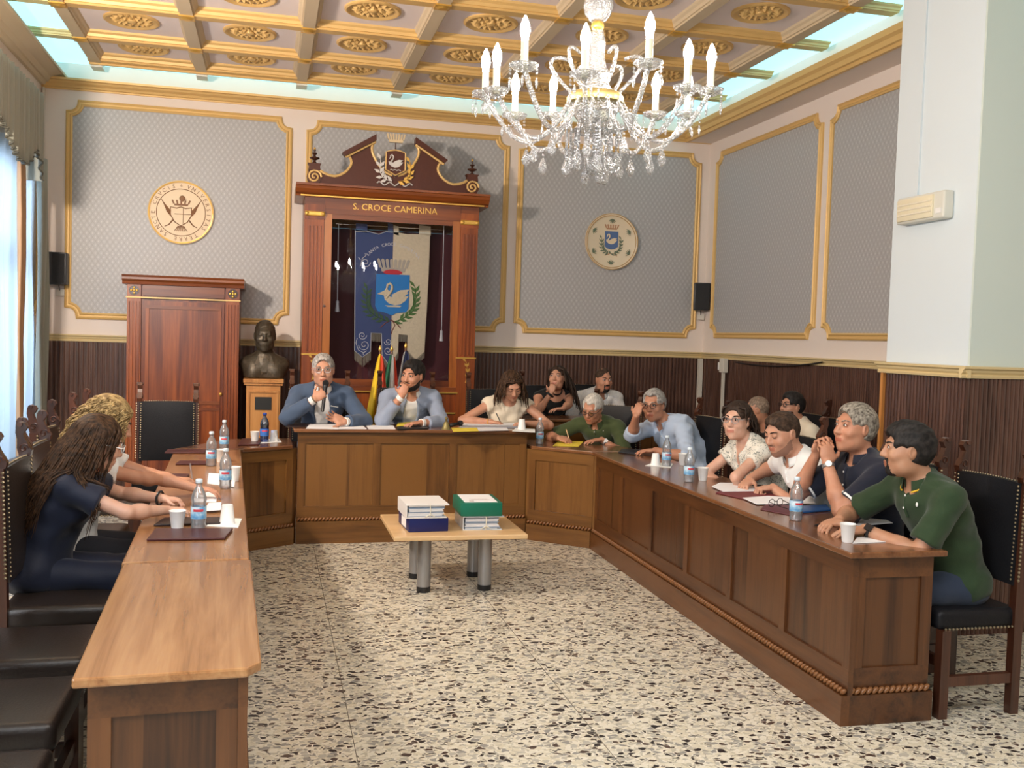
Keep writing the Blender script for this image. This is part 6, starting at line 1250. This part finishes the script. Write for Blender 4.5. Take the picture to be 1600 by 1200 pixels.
NAP = plain('paper_napkin', srgb(240, 242, 240), .9, 0, .1, 80)
flat('napkin', 'white napkin under the upturned cup on the left desk', 'napkin', ((322, 823), (372, 825), (378, 811), (335, 809)), NAP); flat('napkin', 'white napkin under the upturned cup on the right desk', 'napkin', ((1008, 728), (1048, 731), (1052, 725), (1020, 723)), NAP); flat('napkin', 'white napkin beside dark blue bottle on slanted desk', 'napkin', ((405, 693), (440, 691), (436, 686), (410, 687)), NAP); flat('napkin', 'white napkin on the right end of raised desk', 'napkin', ((800, 674), (836, 676), (836, 671), (806, 669)), NAP, ZC)
def folder(label, px, m=MAROON, z=ZR, th=.010):
    o = flat('document_folder', label, 'folder', px, m, z, th, group='document folders'); b = o.modifiers.new('edge', 'BEVEL'); b.width = .003; b.segments = 2; return o
folder('maroon folder lying nearest the camera on left desk', ((229, 846), (352, 844), (364, 829), (243, 829))); folder('dark maroon folder under the hands of the navy dress person', ((240, 823), (345, 820), (352, 811), (256, 812)), plain('dark_folder', srgb(46, 34, 34), .4)); folder('maroon folder at the far edge of left desk', ((257, 709), (320, 709), (322, 704), (262, 704))); folder('maroon folder second from the far edge of left desk', ((274, 727), (322, 727), (324, 722), (280, 722))); folder('maroon folder just beyond the white blouse person forearms', ((254, 747), (292, 748), (296, 743), (262, 742))); folder('maroon folder on the left slanted desk', ((372, 697), (404, 696), (412, 686), (378, 687)))
folder('maroon folder open under papers of the white polo person', ((1118, 771), (1180, 785), (1245, 786), (1215, 764), (1150, 758)), plain('wine_folder', srgb(112, 42, 50), .5), th=.005); folder('blue folder under the elbow of the navy polo person', ((1250, 803), (1298, 799), (1292, 791), (1252, 793)), plain('blue_folder', srgb(40, 84, 140), .4)); folder('maroon folder under the spectacles on the right desk', ((1188, 797), (1236, 806), (1240, 792), (1200, 786)), plain('plum_folder', srgb(96, 44, 56), .5), th=.004)
folder('black tablet lying before the person in light blue shirt', ((966, 708), (994, 712), (1002, 704), (972, 703)), BLACKP); folder('dark folder at the left end of the raised desk', ((446, 668), (478, 668), (480, 663), (452, 663)), plain('dark_blotter', srgb(44, 26, 20), .4), ZC, .006)
def paper(label, px, z=ZR, m=PAPER, lift=.001): return flat('paper_sheet', label, 'paper', px, m, z, .0025, lift, 'paper sheets on the desks')
paper('white sheet before the navy dress person hands', ((318, 803), (345, 801), (346, 789), (326, 790)), lift=.0115); paper('white notebook page under the white blouse person hand', ((300, 785), (338, 785), (340, 769), (306, 770))); paper('white papers around the middle bottle of left desk', ((324, 756), (366, 762), (368, 742), (326, 740)))
paper('white sheets before the person with the microphone', ((478, 670), (528, 671), (530, 663), (484, 663)), ZC); paper('white sheet right of the gesturing hand on raised desk', ((528, 671), (573, 671), (565, 664), (532, 664)), ZC, lift=.002); paper('white sheet left of the pale blazer person notebook', ((576, 671), (618, 671), (614, 665), (572, 665)), ZC); paper('yellow notebook page under the pale blazer person hand', ((619, 669), (645, 667), (650, 661), (622, 663)), ZC, YELLOWP, .012); folder('dark open notebook before the pale blazer person', ((620, 672), (668, 671), (674, 663), (622, 664)), BLACKP, ZC, .010)
paper('yellow paper in front of the ivory blouse person', ((708, 675), (748, 674), (744, 668), (705, 669)), ZC, YELLOWP); paper('white paper right of the yellow sheet on raised desk', ((748, 674), (795, 673), (790, 667), (745, 668)), ZC, lift=.002); paper('open white binder pages under the ivory blouse person hands', ((722, 667), (812, 667), (806, 660), (728, 660)), ZC, lift=.012); folder('ring binder under the ivory blouse person pages', ((718, 669), (814, 669), (808, 660), (724, 660)), plain('grey_binder', srgb(150, 150, 158), .5), ZC, .010)
paper('yellow paper under the olive polo person hands', ((864, 697), (904, 698), (912, 690), (872, 690)), ZR, YELLOWP); paper('white papers before the person in white polo', ((1112, 762), (1130, 770), (1190, 769), (1175, 757), (1125, 756)), lift=.006); paper('white sheet between folders before the navy polo person', ((1160, 780), (1182, 790), (1275, 789), (1262, 781), (1200, 777)), lift=.006); paper('white sheet under the green polo person forearm', ((1332, 850), (1415, 846), (1390, 836), (1340, 840))); paper('white papers behind the green polo person wrist', ((1338, 822), (1395, 818), (1378, 810), (1345, 812)))
# ---- pens, spectacles, microphone, bell
def pen(label, a, b, m): return tag(MB().tube([tuple(a), tuple(a + (b - a) * .9), tuple(b)], [.0045, .0045, .0015], 8).build('pen', m), label, 'pen', 'pens')
def tipw(pr, q, i): return pr['w'](pr['tips'][q][0][i])
a = tipw(p_wh, 'R', 0); pen('black pen in the ivory blouse person hand', a + V3(-.05, .06, .13), a + V3(.01, -.01, -.012), BLACKP)
a = tipw(p_ol, 'R', 0); pen('wooden pencil in the olive polo person hand', a + V3(-.03, .05, .13), a + V3(.01, -.01, -.02), BEECH)
a = tipw(p_bl, 'R', 0); pen('clear pen upright in the white blouse person hand', a + V3(-.015, .01, .12), a + V3(.005, 0, -.02), GLASS)
a = onZ(1285, 822, ZR); pen('dark pen under the dark green polo person fingers', a + V3(.05, .02, .012), a + V3(-.05, -.01, .006), BLACKP)
a = onZ(1183, 762, ZR); pen('black pen lying on the white polo person papers', a + V3(.03, .0, .014), a + V3(-.03, .02, .014), BLACKP)
sg = thing('spectacles', 'folded dark spectacles lying on the right desk papers', 'glasses', tuple(onZ(1212, 791, ZR + .01)), .4)
for x in (-1, 1): MB().tube([(x * .034 + .024 * math.cos(i * PI / 8), .0, .02 + .02 * math.sin(i * PI / 8)) for i in range(16)], .002, 6, closed=True).build('rim', SPECM, sg); MB().tube([(x * .058, 0, .028), (x * .05, -.07, .012), (x * .03, -.13, .002)], .0022, 6).build('temple', SPECM, sg)
MB().tube([(-.01, 0, .024), (0, 0, .028), (.01, 0, .024)], .002, 6).build('bridge', SPECM, sg)
m0, m1 = onY(504, 643, 7.63), onY(509, 597, 7.71)
mc = thing('microphone', 'black handheld microphone held by the person in slate blazer', 'microphone', tuple(m0)); dm = Vector(m1) - Vector(m0); Ln = dm.length; mc.rotation_euler = Vector((0, 0, 1)).rotation_difference(dm).to_euler()
MB().lathe([(0, 0), (.011, 0), (.012, .01), (.0165, Ln - .05), (.019, Ln - .045), (.019, Ln - .03), (0, Ln - .03)], 16).build('handle', BLACKP, mc, 50); MB().ball((0, 0, Ln - .01), (.025, .025, .028), 14, 10).build('head_grille', plain('mic_grille', (.02, .02, .022), .5, .3, .8, 500), mc, True)
bp = onZ(697, 671, ZC); bl_ = thing('desk_bell', 'small aged brass hand bell beside the pale blue blazer notebook', 'bell', (bp[0], bp[1], ZC))
MB().lathe([(0, .062), (.012, .062), (.020, .052), (.026, .03), (.032, .010), (.040, .0), (.036, .0), (.024, .03), (0, .055)], 20).build('bell_cup', plain('aged_brass', srgb(140, 128, 84), .45, .6), bl_, 50); MB().lathe([(0, .06), (.006, .06), (.008, .072), (.013, .088), (.006, .100), (0, .102)], 12).build('handle', plain('aged_brass_handle', srgb(120, 108, 70), .45, .6), bl_, 50)
lp0 = onZ(712, 668, ZC); cl = thing('conference_microphone', 'dark microphone lying beside the bell on raised desk', 'microphone', (lp0[0], lp0[1], ZC)); MB().tube([(-.05, -.02, .018), (.03, .03, .03)], [.016, .012], 12).build('handle', BLACKP, cl, True); MB().ball((.045, .04, .032), .024, 12, 8).build('head_grille', bpy.data.materials['mic_grille'], cl, True)
